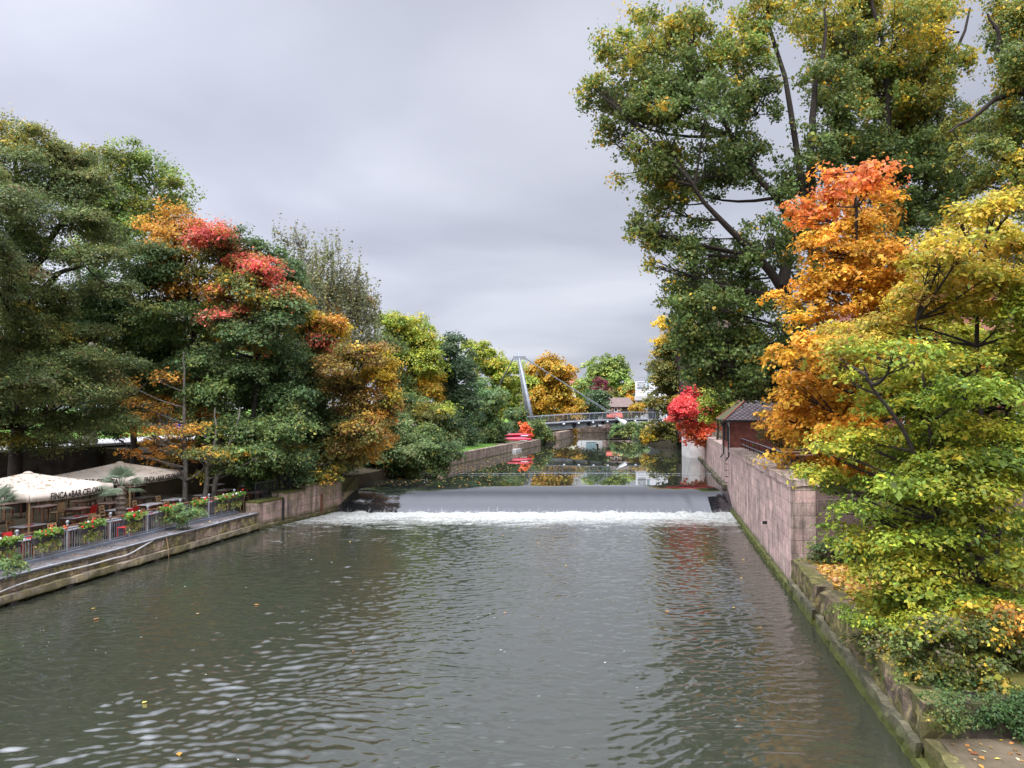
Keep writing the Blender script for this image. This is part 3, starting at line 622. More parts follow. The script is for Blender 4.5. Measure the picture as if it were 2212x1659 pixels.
# low quay in front with its slot
lw = empty('quay_wall', (XR(14), 14, 0), 'low mossy quay wall with a dark slot, under the shrubs', 'wall')
for (a, c) in ((14.0, 22.6), (23.15, 27.42)):
    b = MB(); wall_band(b, a, c, 0.0, 0.62, -1.2, 1.16); o = b.build('wall_face', M['moss_stone'], lw); lumpy(o, 0.03, 0.3, 7)
    b = MB(); wall_band(b, a, c, -0.17, 0.0, -1.2, 0.46); o = b.build('plinth', M['green_plinth'], lw); lumpy(o, 0.02, 0.3, 8)
b = MB(); b.prism([(XR(14) + .62, 14.0), (XR(14) + 12, 14.0), (XR(14) + 12, 14.5), (XR(14) + .62, 14.5)], -1.2, 1.16); o = b.build('end_wall', M['block_stone'], lw); lumpy(o, 0.012, 0.25, 9)
b = MB(); wall_band(b, 22.6, 23.15, 0.45, 0.6, -1.2, 1.0); b.build('slot_back', M['retaining'], lw)
lp = empty('platform_wall', (XR(3), 3, 0), 'lowest stone river wall beside the bare platform at the bottom corner', 'wall')
b = MB(); wall_band(b, 3, 13.96, 0.0, 0.28, -1.2, 0.56); o = b.build('wall_face', M['moss_stone'], lp); lumpy(o, 0.015, 0.35, 10)
b = MB(); wall_band(b, 3, 13.96, -0.17, 0.0, -1.2, 0.2); o = b.build('plinth', M['green_plinth'], lp); lumpy(o, 0.02, 0.3, 11)

# ------------------------------------------------------------------ left quay
qw = empty('quay_wall', (XL(20), 20, 0), 'weathered low quay wall below the café railing, with a pale ledge over the water', 'wall')
b = MB(); wall_band(b, -10, 41.3, -0.55, 0.0, -1.2, 0.86, XL); o = b.build('wall_face', M['quay_stone'], qw); lumpy(o, 0.02, 0.3, 12)
b = MB(); wall_band(b, -10, 41.2, 0.0, 0.22, 0.12, 0.36, XL); o = b.build('ledge', M['ledge_mossy'], qw); lumpy(o, 0.012, 0.35, 13)
b = MB(); wall_band(b, -10, 41.3, -1.05, 0.03, 0.86, 0.93, XL); b.build('coping', M['gravel'], qw)
b = MB(); wall_band(b, -10, 41.3, -1.22, -1.05, 0.86, 1.02, XL); b.build('kerb', M['galv'], qw)
for Yp in np.arange(4, 41, 2.4):
    MB().box((XL(Yp) + .1, Yp, -.25), (.25, .3, .7)).build('pile', M['bark'], qw)
# stepped abutment wall to the weir
ab = empty('abutment_wall', (XL(41.3), 41.3, 0), 'pinkish sandstone abutment wall rising in steps to the left end of the weir', 'wall')
A0 = np.array((XL(41.3), 41.3)); A1 = np.array((-11.05, 49.4)); dA = A1 - A0; nA = np.array((-dA[1], dA[0])) / np.linalg.norm(dA)
def Apt(t, off): return tuple(A0 + dA * t + nA * off)
for (t0, t1, zt) in ((0, .27, 1.42), (.27, .52, 1.72), (.52, 1.0, 1.95)):
    b = MB(); b.prism([Apt(t0, 0), Apt(t1, 0), Apt(t1, .8), Apt(t0, .8)], -1.2, zt); b.build('wall_face', M['abut_stone'], ab)
    b = MB(); b.prism([Apt(t0, -.03), Apt(t1, -.03), Apt(t1, .85), Apt(t0, .85)], zt, zt + .1); o = b.build('coping', M['moss_stone'], ab)
b = MB(); b.prism([Apt(-.01, -.12), Apt(1.0, -.12), Apt(1.0, 0), Apt(-.01, 0)], -1.2, 0.22); o = b.build('plinth', M['quay_stone'], ab); lumpy(o, 0.02, 0.3, 14)
# curved wing following the weir
ws = []; n = 12
for i in range(n + 1):
    t = i / n; y = 49.4 + 2.6 * t; ztop = 0.35 + 1.55 * math.sin(t * math.pi / 2) ** 0.8
    ws.append((-11.05 + 0.55 * t, y, ztop))
b = MB()
for (x0, y0, z0), (x1, y1, z1) in zip(ws[:-1], ws[1:]):
    b.prism([(x0, y0), (x1, y1), (x1 - .75, y1), (x0 - .75, y0)], -1.2, [z0, z1, z1, z0])
b.build('curved_wing', M['quay_stone'], ab)
b = MB(); b.prism([(-11.3, 49.42), (-10.6, 52), (-11.9, 52), (-12.2, 49.42)], 1.0, 2.02); o = b.build('wing_wall', M['quay_stone'], ab); lumpy(o, 0.03, 0.3, 15)
MB().box((*Apt(.72, -.06), .65), (.12, .12, 1.3)).build('gauge_post', M['rust'], ab)
MB().box((*Apt(.26, -.05), .85), (.1, .1, 1.2)).build('steel_channel', M['blackmetal'], ab)
# pipe along the quay edge on brackets, and a hose hanging on the wall
pp = empty('edge_pipe', (XL(20), 20, .95), 'long grey pipe running along the quay edge', 'pipe')
ys = np.linspace(2, 41.0, 60); b = MB(); b.tube([(XL(y) + .10, y, .95 + .015 * math.sin(y)) for y in ys], .035, 8); b.build('tube', M['pipe'], pp, True)
for y in np.arange(10.5, 41, 3.4): MB().box((XL(y) - .12, y, .93), (.5, .06, .05)).build('bracket', M['pipe'], pp)
hp = [(0, 1288), (60, 1262), (150, 1235), (215, 1220), (260, 1206), (290, 1200), (322, 1181), (352, 1163)]
hpts = []
for px, py in hp:
    Y = -21.55 / ((px - 1106) / F - .195); q = at(px, py, Y); hpts.append((XL(Y) + .07, Y, q[2]))
hx = []
for i in range(len(hpts) - 1):
    for t in np.linspace(0, 1, 6)[:-1]: hx.append(np.array(hpts[i]) * (1 - t) + np.array(hpts[i + 1]) * t)
hx = np.array(hx)
for _ in range(4): hx[1:-1] = .5 * hx[1:-1] + .25 * (hx[:-2] + hx[2:])
tag(MB().tube(hx, .032, 8).build('hose', M['hose'], None, True), 'white hose looping down along the quay wall', 'hose')
tag(MB().tube([(XL(33.6) + .05, 33.6, .9), (XL(33.6) + .12, 33.6, .5), (XL(33.5) + .2, 33.5, .36), (XL(33.5) + .26, 33.45, -.05)], .02, 6).build('rope', M['tan_wood'], None, True), 'thin rope hanging from the pipe to the water', 'rope')

# ------------------------------------------------------------------ terrace railing, bay by bay
rl = empty('railing', (XL(20) - 1.13, 20, 1.0), 'grey metal terrace railing with ball topped posts and a wooden handrail', 'railing')
def RX(Y): return XL(Y) - 1.13
post_y = list(np.arange(27.2 - 1.15 * 10, 41.25, 1.15)); RZ = 1.0
for i, y in enumerate(post_y):
    tall = i % 2 == 0
    p = MB().tube([(RX(y), y, RZ), (RX(y), y, RZ + (1.12 if tall else .92))], .036, 8).build('post', M['pipe'], rl)
    if tall: MB().ball((RX(y), y, RZ + 1.17), .065).build('finial', M['pipe'], p, True)
b = MB(); b.bar((RX(14), 14, RZ + 1.0), (RX(41.2), 41.2, RZ + 1.0), .09, .05); b.build('handrail', M['wood'], rl)
b = MB(); b.bar((RX(14), 14, RZ + .9), (RX(41.2), 41.2, RZ + .9), .03, .04); b.build('top_rail', M['galv'], rl)
b = MB(); b.bar((RX(14), 14, RZ + .1), (RX(41.2), 41.2, RZ + .1), .03, .04); b.build('bottom_rail', M['galv'], rl)
for y0, y1 in zip(post_y[:-1], post_y[1:]):
    b = MB()
    for y in np.linspace(y0, y1, 10)[1:-1]: b.bar((RX(y), y, RZ + .1), (RX(y), y, RZ + .9), .013)
    b.build('railing_panel', M['galv'], rl)
# short railings on the stepped wall
for k_, (t0, t1, zt, txt) in enumerate(((.02, .25, 1.52, 'lowest'), (.29, .5, 1.82, 'middle'), (.54, .98, 2.05, 'topmost'))):
    r = empty('railing', (*Apt(t0, .3), zt), f'short dark railing on the {txt} step of the abutment wall', 'railing', 'stepped wall railings')
    for t in np.linspace(t0, t1, 3 if k_ < 2 else 4): MB().tube([(*Apt(t, .3), zt), (*Apt(t, .3), zt + 1.0)], .025, 6).build('post', M['blackmetal'], r)
    MB().bar((*Apt(t0, .3), zt + 1.0), (*Apt(t1, .3), zt + 1.0), .04).build('handrail', M['blackmetal'], r)
    b = MB()
    for t in np.linspace(t0, t1, 16): b.bar((*Apt(t, .3), zt), (*Apt(t, .3), zt + 1.0), .014)
    b.build('railing_panel', M['blackmetal'], r)

# planters on the railing
fl_col = {'w': (0.78, 0.78, 0.76), 'r': (0.62, 0.03, 0.03), 'o': (0.62, 0.12, 0.03), 'p': (0.75, 0.45, 0.45)}
planters = [(26.5, 'w', 'white'), (28.4, 'ro', 'red and orange'), (30.6, 'wor', 'white and orange'), (33.0, 'wr', 'white and red'), (35.4, 'pr', 'pink and red'), (37.6, 'r', 'deep red'), (39.6, 'rp', 'tall red'), (40.9, 'rw', 'red and white')]
place_words = ['at the near end', 'left of the first tall post', 'in front of the square pale tables', 'in front of the palm', 'beside the green shrub', 'right of the green shrub', 'before the leaning trunks', 'at the far end']
rngp = np.random.default_rng(31)
for (y, kinds, word), where in zip(planters, place_words):
    r = empty('flower_box', (RX(y) + .12, y, RZ + .75), f'railing planter of {word} geraniums {where} of the terrace rail' if 'end' in where else f'railing planter of {word} geraniums {where}', 'flower box', 'flower boxes along the terrace railing')
    MB().bar((RX(y - .65) + .12, y - .65, RZ + .72), (RX(y + .65) + .12, y + .65, RZ + .72), .18, .2).build('planter', M['box'], r)
    Vs, Cs = [], []
    for pal_, nn, cz, sd in (('geranium', 330, .93, (.10, .34, .075)), ('trail', 200, .60, (.05, .30, .2))):
        o_ = rngp.normal(size=(nn, 3)) * sd; o_ = np.clip(o_, -1.6 * np.array(sd), 1.6 * np.array(sd)); C = o_ + np.array((RX(y) + .16, y, RZ + cz)); C[:, 0] += .195 * o_[:, 1]
        V, C4 = leaf_quads(rngp, C, unit(rngp.normal(size=(nn, 3)) + np.array((.3, -.5, .7))), .10, .09, pal_, pick(rngp, pal_, nn)); Vs.append(V); Cs.append(C4)
    V = np.concatenate(Vs) - np.array(r.location); np_mesh('foliage', V, np.arange(len(V)).reshape(-1, 4), M['leaf'], r, np.concatenate(Cs))
    b = [MB() for _ in kinds]
    for j in range(13 if 'tall' not in word else 20):
        i = rngp.integers(len(kinds)); c = (RX(y) + .2 + rngp.normal(0, .1), y + rngp.normal(0, .42), RZ + .98 + rngp.normal(0, .09))
        b[i].ball(c, rngp.uniform(.03, .055), 6)
    for i, kx in enumerate(kinds):
        if not b[i].v: continue
        key = 'flower_' + kx
        if key not in M: M[key] = plain('petals_' + kx, fl_col[kx], None, 30, 0.8)
        b[i].build('blossoms', M[key], r)

# ------------------------------------------------------------------ parasols
def text_mesh(body, size, name):
    cu = bpy.data.curves.new(name, 'FONT'); cu.body = body; cu.size = size; cu.align_x = 'CENTER'; cu.align_y = 'CENTER'; cu.extrude = 0.002; cu.offset = 0.008
    t = bpy.data.objects.new('tmp', cu); COL.objects.link(t); dg = bpy.context.evaluated_depsgraph_get()
    me = bpy.data.meshes.new_from_object(t.evaluated_get(dg)); bpy.data.objects.remove(t); return me
def parasol(px, Y, label, half, ang, zt=3.66, ze=3.02, vh=.34):
    c = at(px, 1000, Y); c[2] = 0.88
    r = empty('parasol', tuple(c), label, 'parasol', 'cream café parasols')
    to = math.atan2(-c[1], -c[0])                              # one corner points to the river bridge side
    cor = [np.array((math.cos(to + ang + i * math.pi / 2), math.sin(to + ang + i * math.pi / 2))) * half for i in range(4)]
    V = []; Fq = []
    n = 14
    for i in range(4):
        a, b_ = cor[i], cor[(i + 1) % 4]; base = len(V)
        for j in range(n + 1):
            t = j / n; rr = 0.035 + (1 - 0.035) * t
            for k_ in range(n + 1):
                s = k_ / n; q = (a * (1 - s) + b_ * s) * rr
                z = zt + (ze - zt) * (t ** 0.93) - 0.10 * t * (4 * s * (1 - s)) * 0.75
                V.append((c[0] + q[0], c[1] + q[1], z))
        for j in range(n):
            for k_ in range(n):
                p0 = base + j * (n + 1) + k_; Fq.append((p0, p0 + n + 1, p0 + n + 2, p0 + 1))
    me = MB(); me.add(V, Fq); o = me.build('canopy', M['cream'], r, True)
    so = o.modifiers.new('cloth', 'SOLIDIFY'); so.thickness = 0.01
    for i in range(4):
        a, b_ = cor[i], cor[(i + 1) % 4]; out = np.array((b_[1] - a[1], -(b_[0] - a[0]))); out /= np.linalg.norm(out)
        if np.dot(out, a) < 0: out = -out
        m_ = MB(); vs = []; N_ = 28
        for k_ in range(N_ + 1):
            s = k_ / N_; q = a * (1 - s) + b_ * s; sag = -0.10 * .75 * 4 * s * (1 - s)
            w = 0.03 * math.sin(s * 46) * (1.0 if s < .1 or s > .9 else .25)
            vs += [(c[0] + q[0] + out[0] * .012, c[1] + q[1] + out[1] * .012, ze + sag), (c[0] + q[0] + out[0] * (.012 + w), c[1] + q[1] + out[1] * (.012 + w), ze + sag - vh)]
        m_.add(vs, [(2 * k_, 2 * k_ + 1, 2 * k_ + 3, 2 * k_ + 2) for k_ in range(N_)])
        vo = m_.build('valance', M['cream'], r, True); sv = vo.modifiers.new('cloth', 'SOLIDIFY'); sv.thickness = 0.008
        if np.dot(out, -c[:2]) > -0.2 * np.linalg.norm(c[:2]):
            for body, s0, sz in (('FINCA', .315, .40), ('&', .44, .24), ('BAR CELONA', .66, .40)):
                tm = text_mesh(body, sz, 'lettering')
                L_ = np.linalg.norm(b_ - a); ux = (b_ - a) / L_
                # letters follow the sagging hem
                d = 1.0 if (ux[0] * -out[1] + ux[1] * out[0]) > 0 else -1.0
                for v in tm.vertices:
                    x_ = v.co.x * 0.80 * d; s = (s0 if d > 0 else 1 - s0) + x_ / L_
                    q = a + (b_ - a) * s; sag = -0.10 * .75 * 4 * s * (1 - s)
                    w = 0.03 * math.sin(s * 46) * (1.0 if s < .1 or s > .9 else .25)
                    off = .012 + w * 0.5 + .028 + v.co.z
                    v.co = (q[0] + out[0] * off, q[1] + out[1] * off, ze + sag - vh * .52 + v.co.y - 0.88)
                lo = link('lettering', tm, M['ink'], vo)
    MB().tube([(c[0], c[1], .92), (c[0], c[1], zt - .02)], .045, 10).build('pole', M['tan_wood'], r)
    MB().lathe([(.2, 0), (.2, .03), (.12, .07), (.02, .09)], (c[0], c[1], zt - .02), 12).build('top_cap', M['cream'], r, True)
    MB().box((c[0], c[1], .93), (.9, .9, .1)).build('base', M['concrete'], r)
    for i in range(4):
        MB().bar((c[0], c[1], zt - .07), (c[0] + cor[i][0] * .985, c[1] + cor[i][1] * .985, ze - .05), .04).build('rib', M['tan_wood'], r)
    MB().tube([(c[0] + cor[0][0] * .96, c[1] + cor[0][1] * .96, .92), (c[0] + cor[0][0] * .96, c[1] + cor[0][1] * .96, ze - .1)], .04, 8).build('corner_pole', M['tan_wood'], r)
    # fallen leaves lying on the cloth belong to the cloth's look
    rng = np.random.default_rng(int(px)); nn = 170; ii = rng.integers(0, 4, nn); s = rng.random(nn); t = np.sqrt(rng.random(nn)) * .95
    P_ = np.array([(cor[i] * (1 - a_) + cor[(i + 1) % 4] * a_) * b2 for i, a_, b2 in zip(ii, s, t)])
    z = zt + (ze - zt) * (t ** .93) - .10 * t * 4 * s * (1 - s) * .75 + .03
    C = np.concatenate((P_, (z - .88)[:, None]), 1)
    V, C4 = leaf_quads(rng, C, unit(np.array((0, 0, 1.0)) + rng.normal(0, .12, (nn, 3))), .11, .07, 'litter', pick(rng, 'litter', nn))
    V[:, :] = V; np_mesh('fallen_leaves', V, np.arange(len(V)).reshape(-1, 4), M['leaf'], r, C4 * np.array((.6, .6, .6, 1)))
    return r
parasol(61, 34.3, 'cream square parasol with black lettering at the left edge, the nearer of two', 3.42, 0.02)
parasol(259, 42.5, 'cream square parasol with black lettering behind the palm, the farther of two', 3.42, 0.15, 3.55, 2.95)

# ------------------------------------------------------------------ palms
def palm(px, Y, zb, zh, label, seed, nf=26, fl=.95):
    rng = np.random.default_rng(seed); c = at(px, 1100, Y); c[2] = zb
    r = empty('palm_tree', tuple(c), label, 'palm tree', 'potted fan palms')
    MB().lathe([(.33, 0), (.42, .06), (.45, .5), (.41, .55)], (c[0], c[1], zb), 14).build('pot', M['box'], r, True)
    b = MB(); pr = []
    for i in range(15): pr.append((.20 + (.06 if i % 2 else 0) - .004 * i, .5 + i * (zh - .5) / 14))
    b.lathe(pr, (c[0], c[1], zb), 12); b.build('trunk', M['palmbark'], r)
    V = []; Cc = []
    for i in range(nf):
        az = i * 2.4 + rng.normal(0, .2); el = rng.uniform(-.35, 1.35)
        d = np.array((math.cos(az) * math.cos(el), math.sin(az) * math.cos(el), math.sin(el)))
        side = unit(np.cross(d, (0, 0, 1.0))); upv = np.cross(side, d)
        hub = c + (0, 0, zh) + d * fl * .55
        colr = np.array(PAL['palm'][rng.integers(3)][0]) * rng.uniform(.8, 1.2)
        st = [c + (0, 0, zh - .1), hub]
        w = side * .012
        V += [st[0] - w, st[0] + w, st[1] + w, st[1] - w]; Cc += [colr] * 4
        for j in range(17):
            a = (j - 8) / 8 * 1.25; dd = d * math.cos(a) + side * math.sin(a); ln = fl * (.75 - .12 * abs(a)) * rng.uniform(.9, 1.1)
            tip = hub + dd * ln - np.array((0, 0, .22)) * ln * ln - upv * .08 * abs(a); m_ = hub + dd * ln * .5; wv = np.cross(dd, upv) * .022
            V += [hub, m_ - wv, tip, m_ + wv]; Cc += [colr] * 4
    V = np.array(V) - c; C4 = np.ones((len(V), 4)); C4[:, :3] = np.array(Cc)
    np_mesh('crown', V, np.arange(len(V)).reshape(-1, 4), M['leaf'], r, C4)
palm(261, 35.2, .9, 2.05, 'grey green fan palm with a shaggy trunk in front of the farther parasol', 4)
palm(-12, 30.5, .9, 1.7, 'fan palm under the nearer parasol, cut off by the left edge', 5, 22)

# ------------------------------------------------------------------ tables and chairs (prototypes, then copies)
def copy_thing(root, loc, rz, label=None):
    r = root.copy(); COL.objects.link(r); r.location = loc; r.rotation_euler = (0, 0, rz)
    if label: r['label'] = label
    for ch in list(root.children):
        c = ch.copy(); COL.objects.link(c); c.parent = r
        for g2 in ch.children: d = g2.copy(); COL.objects.link(d); d.parent = c
    return r
def mk_table(top, label, w=1.15, d=.75):
    r = empty('table', (0, 0, 0), label, 'table', 'café tables on the terrace')
    MB().box((0, 0, .735), (w, d, .035)).build('table_top', M[top], r, bevel=.008)
    MB().box((0, 0, .67), (w - .16, d - .16, .08)).build('apron', M['wood'], r)
    for sx in (-1, 1):
        for sy in (-1, 1): MB().box((sx * (w / 2 - .09), sy * (d / 2 - .09), .315), (.07, .07, .63)).build('leg', M['wood'], r)
    return r
def mk_chair(mat, label, kind='slat'):
    r = empty('chair', (0, 0, 0), label, 'chair', 'café chairs on the terrace')
    MB().box((0, 0, .445), (.43, .42, .035)).build('seat', M[mat], r, bevel=.01)
    for sx in (-1, 1):
        MB().bar((sx * .18, -.18, 0), (sx * .18, -.17, .43), .035).build('leg', M[mat], r)
        MB().bar((sx * .18, .22, 0), (sx * .18, .19, .46), .035).build('leg', M[mat], r)
    b = MB()
    if kind == 'slat':
        for sx in (-1, 1): b.bar((sx * .19, .20, .46), (sx * .19, .29, .92), .035)
        for z, y in ((.60, .235), (.74, .262), (.88, .285)): b.box((0, y, z), (.36, .02, .09))
    elif kind == 'panel':
        vs = []; n = 9
        for i in range(n):
            x = -.23 + .46 * i / (n - 1); bow = .05 * (1 - (2 * i / (n - 1) - 1) ** 2)
            for z, y in ((.5, .2), (.93, .30)): vs.append((x, y + bow, z))
            for z, y in ((.5, .225), (.93, .325)): vs.append((x, y + bow, z))
        for i in range(n - 1):
            p = 4 * i; b.add([vs[p + j] for j in range(8)], [(0, 4, 5, 1), (2, 3, 7, 6), (1, 5, 7, 3), (0, 2, 6, 4)])
    else:
        vs = []; n = 12
        for j in range(2):
            for i in range(n):
                a = math.pi * i / (n - 1); vs.append((math.cos(a) * .31, .12 + j * .02 + math.sin(a) * .18, .46)); vs.append((math.cos(a) * .34, .13 + j * .03 + math.sin(a) * .24, .62 + .34 * math.sin(a)))
        fs = []
        for i in range(n - 1):
            p = 2 * i; q = p + 2 * n; fs += [(p, p + 2, p + 3, p + 1), (q, q + 1, q + 3, q + 2), (p + 1, p + 3, q + 3, q + 1)]
        b.add(vs, fs)
    b.build('backrest', M[mat], r); return r
RIV = math.atan2(1, .195)
def tz(s, t): return (XL(s) - t, s, .9)             # s along the river, t back from the quay edge
lab_pale = 'pale topped wooden table near the railing of the café terrace'
lab_brown = 'brown topped table in the shade deep under the terrace trees'
tabs = {}
rngt = np.random.default_rng(12); spots = []
for row, t in enumerate((2.3, 4.6, 7.0, 9.4, 11.8)):
    for s in np.arange(19.5 + row * .9, 50, 2.35):
        if rngt.random() < .10: continue
        spots.append((row, s + rngt.normal(0, .15), t + rngt.normal(0, .15)))
pt = [np.array((*at(61, 1000, 34.3)[:2],)), np.array((*at(259, 1000, 42.5)[:2],))]
red_labels = 'red chair tucked between the tables near the railing'
chairs = {}
for row, s, t in spots:
    p = tz(s, t)
    if min(np.linalg.norm(np.array(p[:2]) - q) for q in pt) < 1.0: continue
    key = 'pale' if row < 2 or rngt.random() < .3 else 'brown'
    rz = -math.atan(.195) + math.pi / 2 + rngt.normal(0, .06)
    if key not in tabs:
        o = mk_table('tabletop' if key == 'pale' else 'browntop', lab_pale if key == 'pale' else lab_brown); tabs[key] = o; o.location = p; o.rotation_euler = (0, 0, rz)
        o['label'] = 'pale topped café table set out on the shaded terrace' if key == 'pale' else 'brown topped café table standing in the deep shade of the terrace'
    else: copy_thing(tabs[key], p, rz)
    for side in (-1, 1):
        if rngt.random() < .35 or row > 3: continue
        u = rngt.random()
        ck = ('red' if u < .28 else 'tan') if row < 3 else ('wick' if u < .55 else 'tan')
        lab = {'red': 'red café chair pulled up to a terrace table', 'tan': 'tan wooden slatted chair at a terrace table', 'wick': 'pale wicker tub chair farther back on the terrace'}[ck]
        cp = (p[0] + math.cos(rz + math.pi / 2) * side * .62 , p[1] + math.sin(rz + math.pi / 2) * side * .62, .9)
        crz = rz + (0 if side > 0 else math.pi) + rngt.normal(0, .12)
        if ck not in chairs:
            o = mk_chair({'red': 'red', 'tan': 'tan_wood', 'wick': 'wicker'}[ck], lab, {'red': 'panel', 'tan': 'slat', 'wick': 'tub'}[ck]); chairs[ck] = o; o.location = cp; o.rotation_euler = (0, 0, crz)
            o['group'] = {'red': 'red café chairs', 'tan': 'wooden café chairs', 'wick': 'wicker tub chairs'}[ck]
        else: copy_thing(chairs[ck], cp, crz)
    if row < 2 and rngt.random() < .55:
        MBn = MB().box((p[0] + .1, p[1] - .05, .9 + .7535 + .015), (.3, .2, .022), rz + .4)
        tag(MBn.build('menu_card', M['red']), 'red menu card lying on a terrace table', 'menu card', 'red menu cards')
tabs['pale']['group'] = 'café tables on the terrace'
# white pedestal at the end of the railing
c = gz(548, 1092, .95); r = empty('pedestal_table', (c[0] - 1.6, 41.0, .9), 'white pedestal stand at the far end of the terrace railing', 'stand')
x, y = c[0] - 1.6, 41.0
MB().lathe([(.34, 0), (.3, .05), (.05, .12)], (x, y, .9), 14).build('foot', M['white'], r, True); MB().tube([(x, y, 1.0), (x, y, 1.75)], .04, 8).build('stem', M['white'], r)
MB().lathe([(.05, 0), (.16, .03), (.16, .05), (.02, .06)], (x, y, 1.75), 12).build('top', M['white'], r)
# retaining wall behind the terrace, with coping
rw = empty('retaining_wall', (XL(20) - 16.4, 20, .9), 'dark stone retaining wall behind the terrace, below the park path', 'wall')
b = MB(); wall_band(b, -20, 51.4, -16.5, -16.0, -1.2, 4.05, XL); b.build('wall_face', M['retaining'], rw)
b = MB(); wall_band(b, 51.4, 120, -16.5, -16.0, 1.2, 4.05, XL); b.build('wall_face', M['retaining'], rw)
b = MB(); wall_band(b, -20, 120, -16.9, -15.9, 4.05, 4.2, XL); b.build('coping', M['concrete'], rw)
# blue bin up on the path
c = at(388, 925, 60); r = empty('litter_bin', (c[0], c[1], 4.1), 'blue bin hung beside a tree trunk along the park path', 'bin')
MB().tube([(c[0], c[1] + .3, 4.1), (c[0], c[1] + .3, 5.4)], .04, 8).build('post', M['galv'], r)
MB().box((c[0], c[1], 4.95), (.62, .5, .95)).build('bin_body', M['blue'], r, bevel=.04); MB().box((c[0], c[1], 5.45), (.66, .54, .06)).build('lid', M['blue'], r)

# ------------------------------------------------------------------ pavilion on the wall
pv = empty('pavilion', (XR(51) + 2, 53, 4), 'small red brick pavilion with a hipped tile roof on the river wall', 'pavilion')
e = np.array((math.sin(math.atan(.19)), math.cos(math.atan(.19)))); nrm = np.array((e[1], -e[0]))
O0 = np.array((XR(50.5) + .02, 50.5))
def pv_pt(a, b_): return tuple(O0 + e * a + nrm * b_)
Wd, Dp, ZE = 5.2, 5.6, 5.82
b = MB(); b.prism([pv_pt(0, 0), pv_pt(Dp, 0), pv_pt(Dp, Wd), pv_pt(0, Wd)], 3.0, ZE); b.build('brick_wall', M['brick'], pv)
b = MB(); ov = .38; cs = [pv_pt(-ov, -ov), pv_pt(Dp + ov, -ov), pv_pt(Dp + ov, Wd + ov), pv_pt(-ov, Wd + ov)]
ap0 = pv_pt(Dp * .48, Wd * .5); ap1 = pv_pt(Dp * .52, Wd * .5); ZA = 8.35
vs = [(*p, ZE) for p in cs] + [(*ap0, ZA), (*ap1, ZA)]
MB().add(vs, [(0, 3, 4), (3, 2, 5, 4), (2, 1, 5)]).build('tiled_roof', M['tile'], pv)
MB().add([vs[0], vs[1], vs[4], vs[5]], [(0, 2, 3, 1)]).build('mossy_roof_slope', M['mosstile'], pv)
b = MB(); b.prism(cs, ZE - .12, ZE - .01); b.build('eaves_board', M['blackmetal'], pv)
for a_ in (0, 1, 2, 3):
    MB().tube([vs[a_], np.array(vs[4 if a_ in (0, 3) else 5]) + (0, 0, .02)], .07, 6).build('hip_ridge', M['redroof'], pv)
for k_, (a_, b_) in enumerate(((-.34, -.3), (Dp * .62, -.30))):
    x, y = pv_pt(a_, b_); x2, y2 = pv_pt(a_ + .05, -.08)
    MB().tube([(x, y, ZE - .1), (x2, y2, ZE - .5), (x2, y2, 3.4), (x, y, 3.15)], .05, 8).build('downpipe', M['blackmetal'], pv)
for a_ in (1.2, 2.2, 3.2, 4.4):
    p0 = pv_pt(a_, -.03); MB().box((*p0, 4.95), (.08, .34, 1.2), -math.atan(.19)).build('slit_window', M['glass'], pv)
b = MB(); p0 = pv_pt(.12, -.03); b.box((*p0, 4.9), (.1, .3, 1.75), -math.atan(.19)); b.build('corner_pilaster', M['concrete'], pv)
# railing on the wall in front of it
rr = empty('railing', (XR(36), 36, 4), 'two bar black iron railing on top of the high river wall', 'railing')
ya, yb = 33.2, 49.8
def R2(y): return XR(y) + .75
for y in np.linspace(ya, yb, 9): MB().tube([(R2(y), y, 3.95), (R2(y), y, 4.62)], .02, 6).build('post', M['blackmetal'], rr)
for z in (4.25, 4.62): MB().tube([(R2(ya), ya, z), (R2(yb), yb, z)], .022, 6).build('rail_bar', M['galv'], rr)
# stacked benches on the upper terrace
lbl = ['orange brown bench planks nearest the pavilion, behind the wall railing', 'orange brown bench between two others behind the wall railing', 'orange brown bench under the orange maple, behind the wall railing']
for k_, (y, of) in enumerate(((43.5, 2.0), (40.5, 2.3), (37.6, 2.2))):
    x = XR(y) + of; r = empty('bench', (x, y, 3.8), lbl[k_], 'bench', 'benches on the upper terrace')
    for j in range(3): MB().box((x + .9, y - .3 + .3 * j, 4.25 + .003 * j), (2.6, .26, .05), .1).build('plank', M['tan_wood' if j % 2 else 'wood'], r)
    for sx in (-.2, 1.9): MB().box((x + sx, y, 4.02), (.08, .7, .44), .1).build('leg', M['blackmetal'], r)

# ------------------------------------------------------------------ houses on the right
bh = empty('brick_house', (27, 46, 3.8), 'brick house with white window frames hidden behind the orange maple', 'house')
MB().box((33, 50, 7.4), (22, 9, 7.2)).build('wall', M['brick'], bh)
b = MB(); b.add([(21.4, 44.9, 11), (44.6, 44.9, 11), (44.6, 55.1, 11), (21.4, 55.1, 11), (24, 50, 15), (42, 50, 15)], [(0, 1, 5, 4), (1, 2, 5), (2, 3, 4, 5), (3, 0, 4), (0, 3, 2, 1)]); b.build('roof', M['redroof'], bh)
for x in (24.0, 27.4, 30.8, 34.2, 37.6):
    for z in (5.6, 8.7):
        f = MB().box((x, 45.46, z), (1.3, .1, 1.7)).build('window', M['white'], bh)
        for sx in (-.3, .3): MB().box((x + sx, 45.40, z), (.46, .04, 1.46)).build('pane', M['glass'], f)
th = empty('timber_house', (at(1480, 800, 100)[0], 100, 3.5), 'tall dark timber clad house behind the red maple', 'house')
x0 = at(1468, 800, 100)[0]
MB().box((x0 + 6.0, 104, 9.0), (12, 8, 12)).build('wall', M['timber_clad'], th)
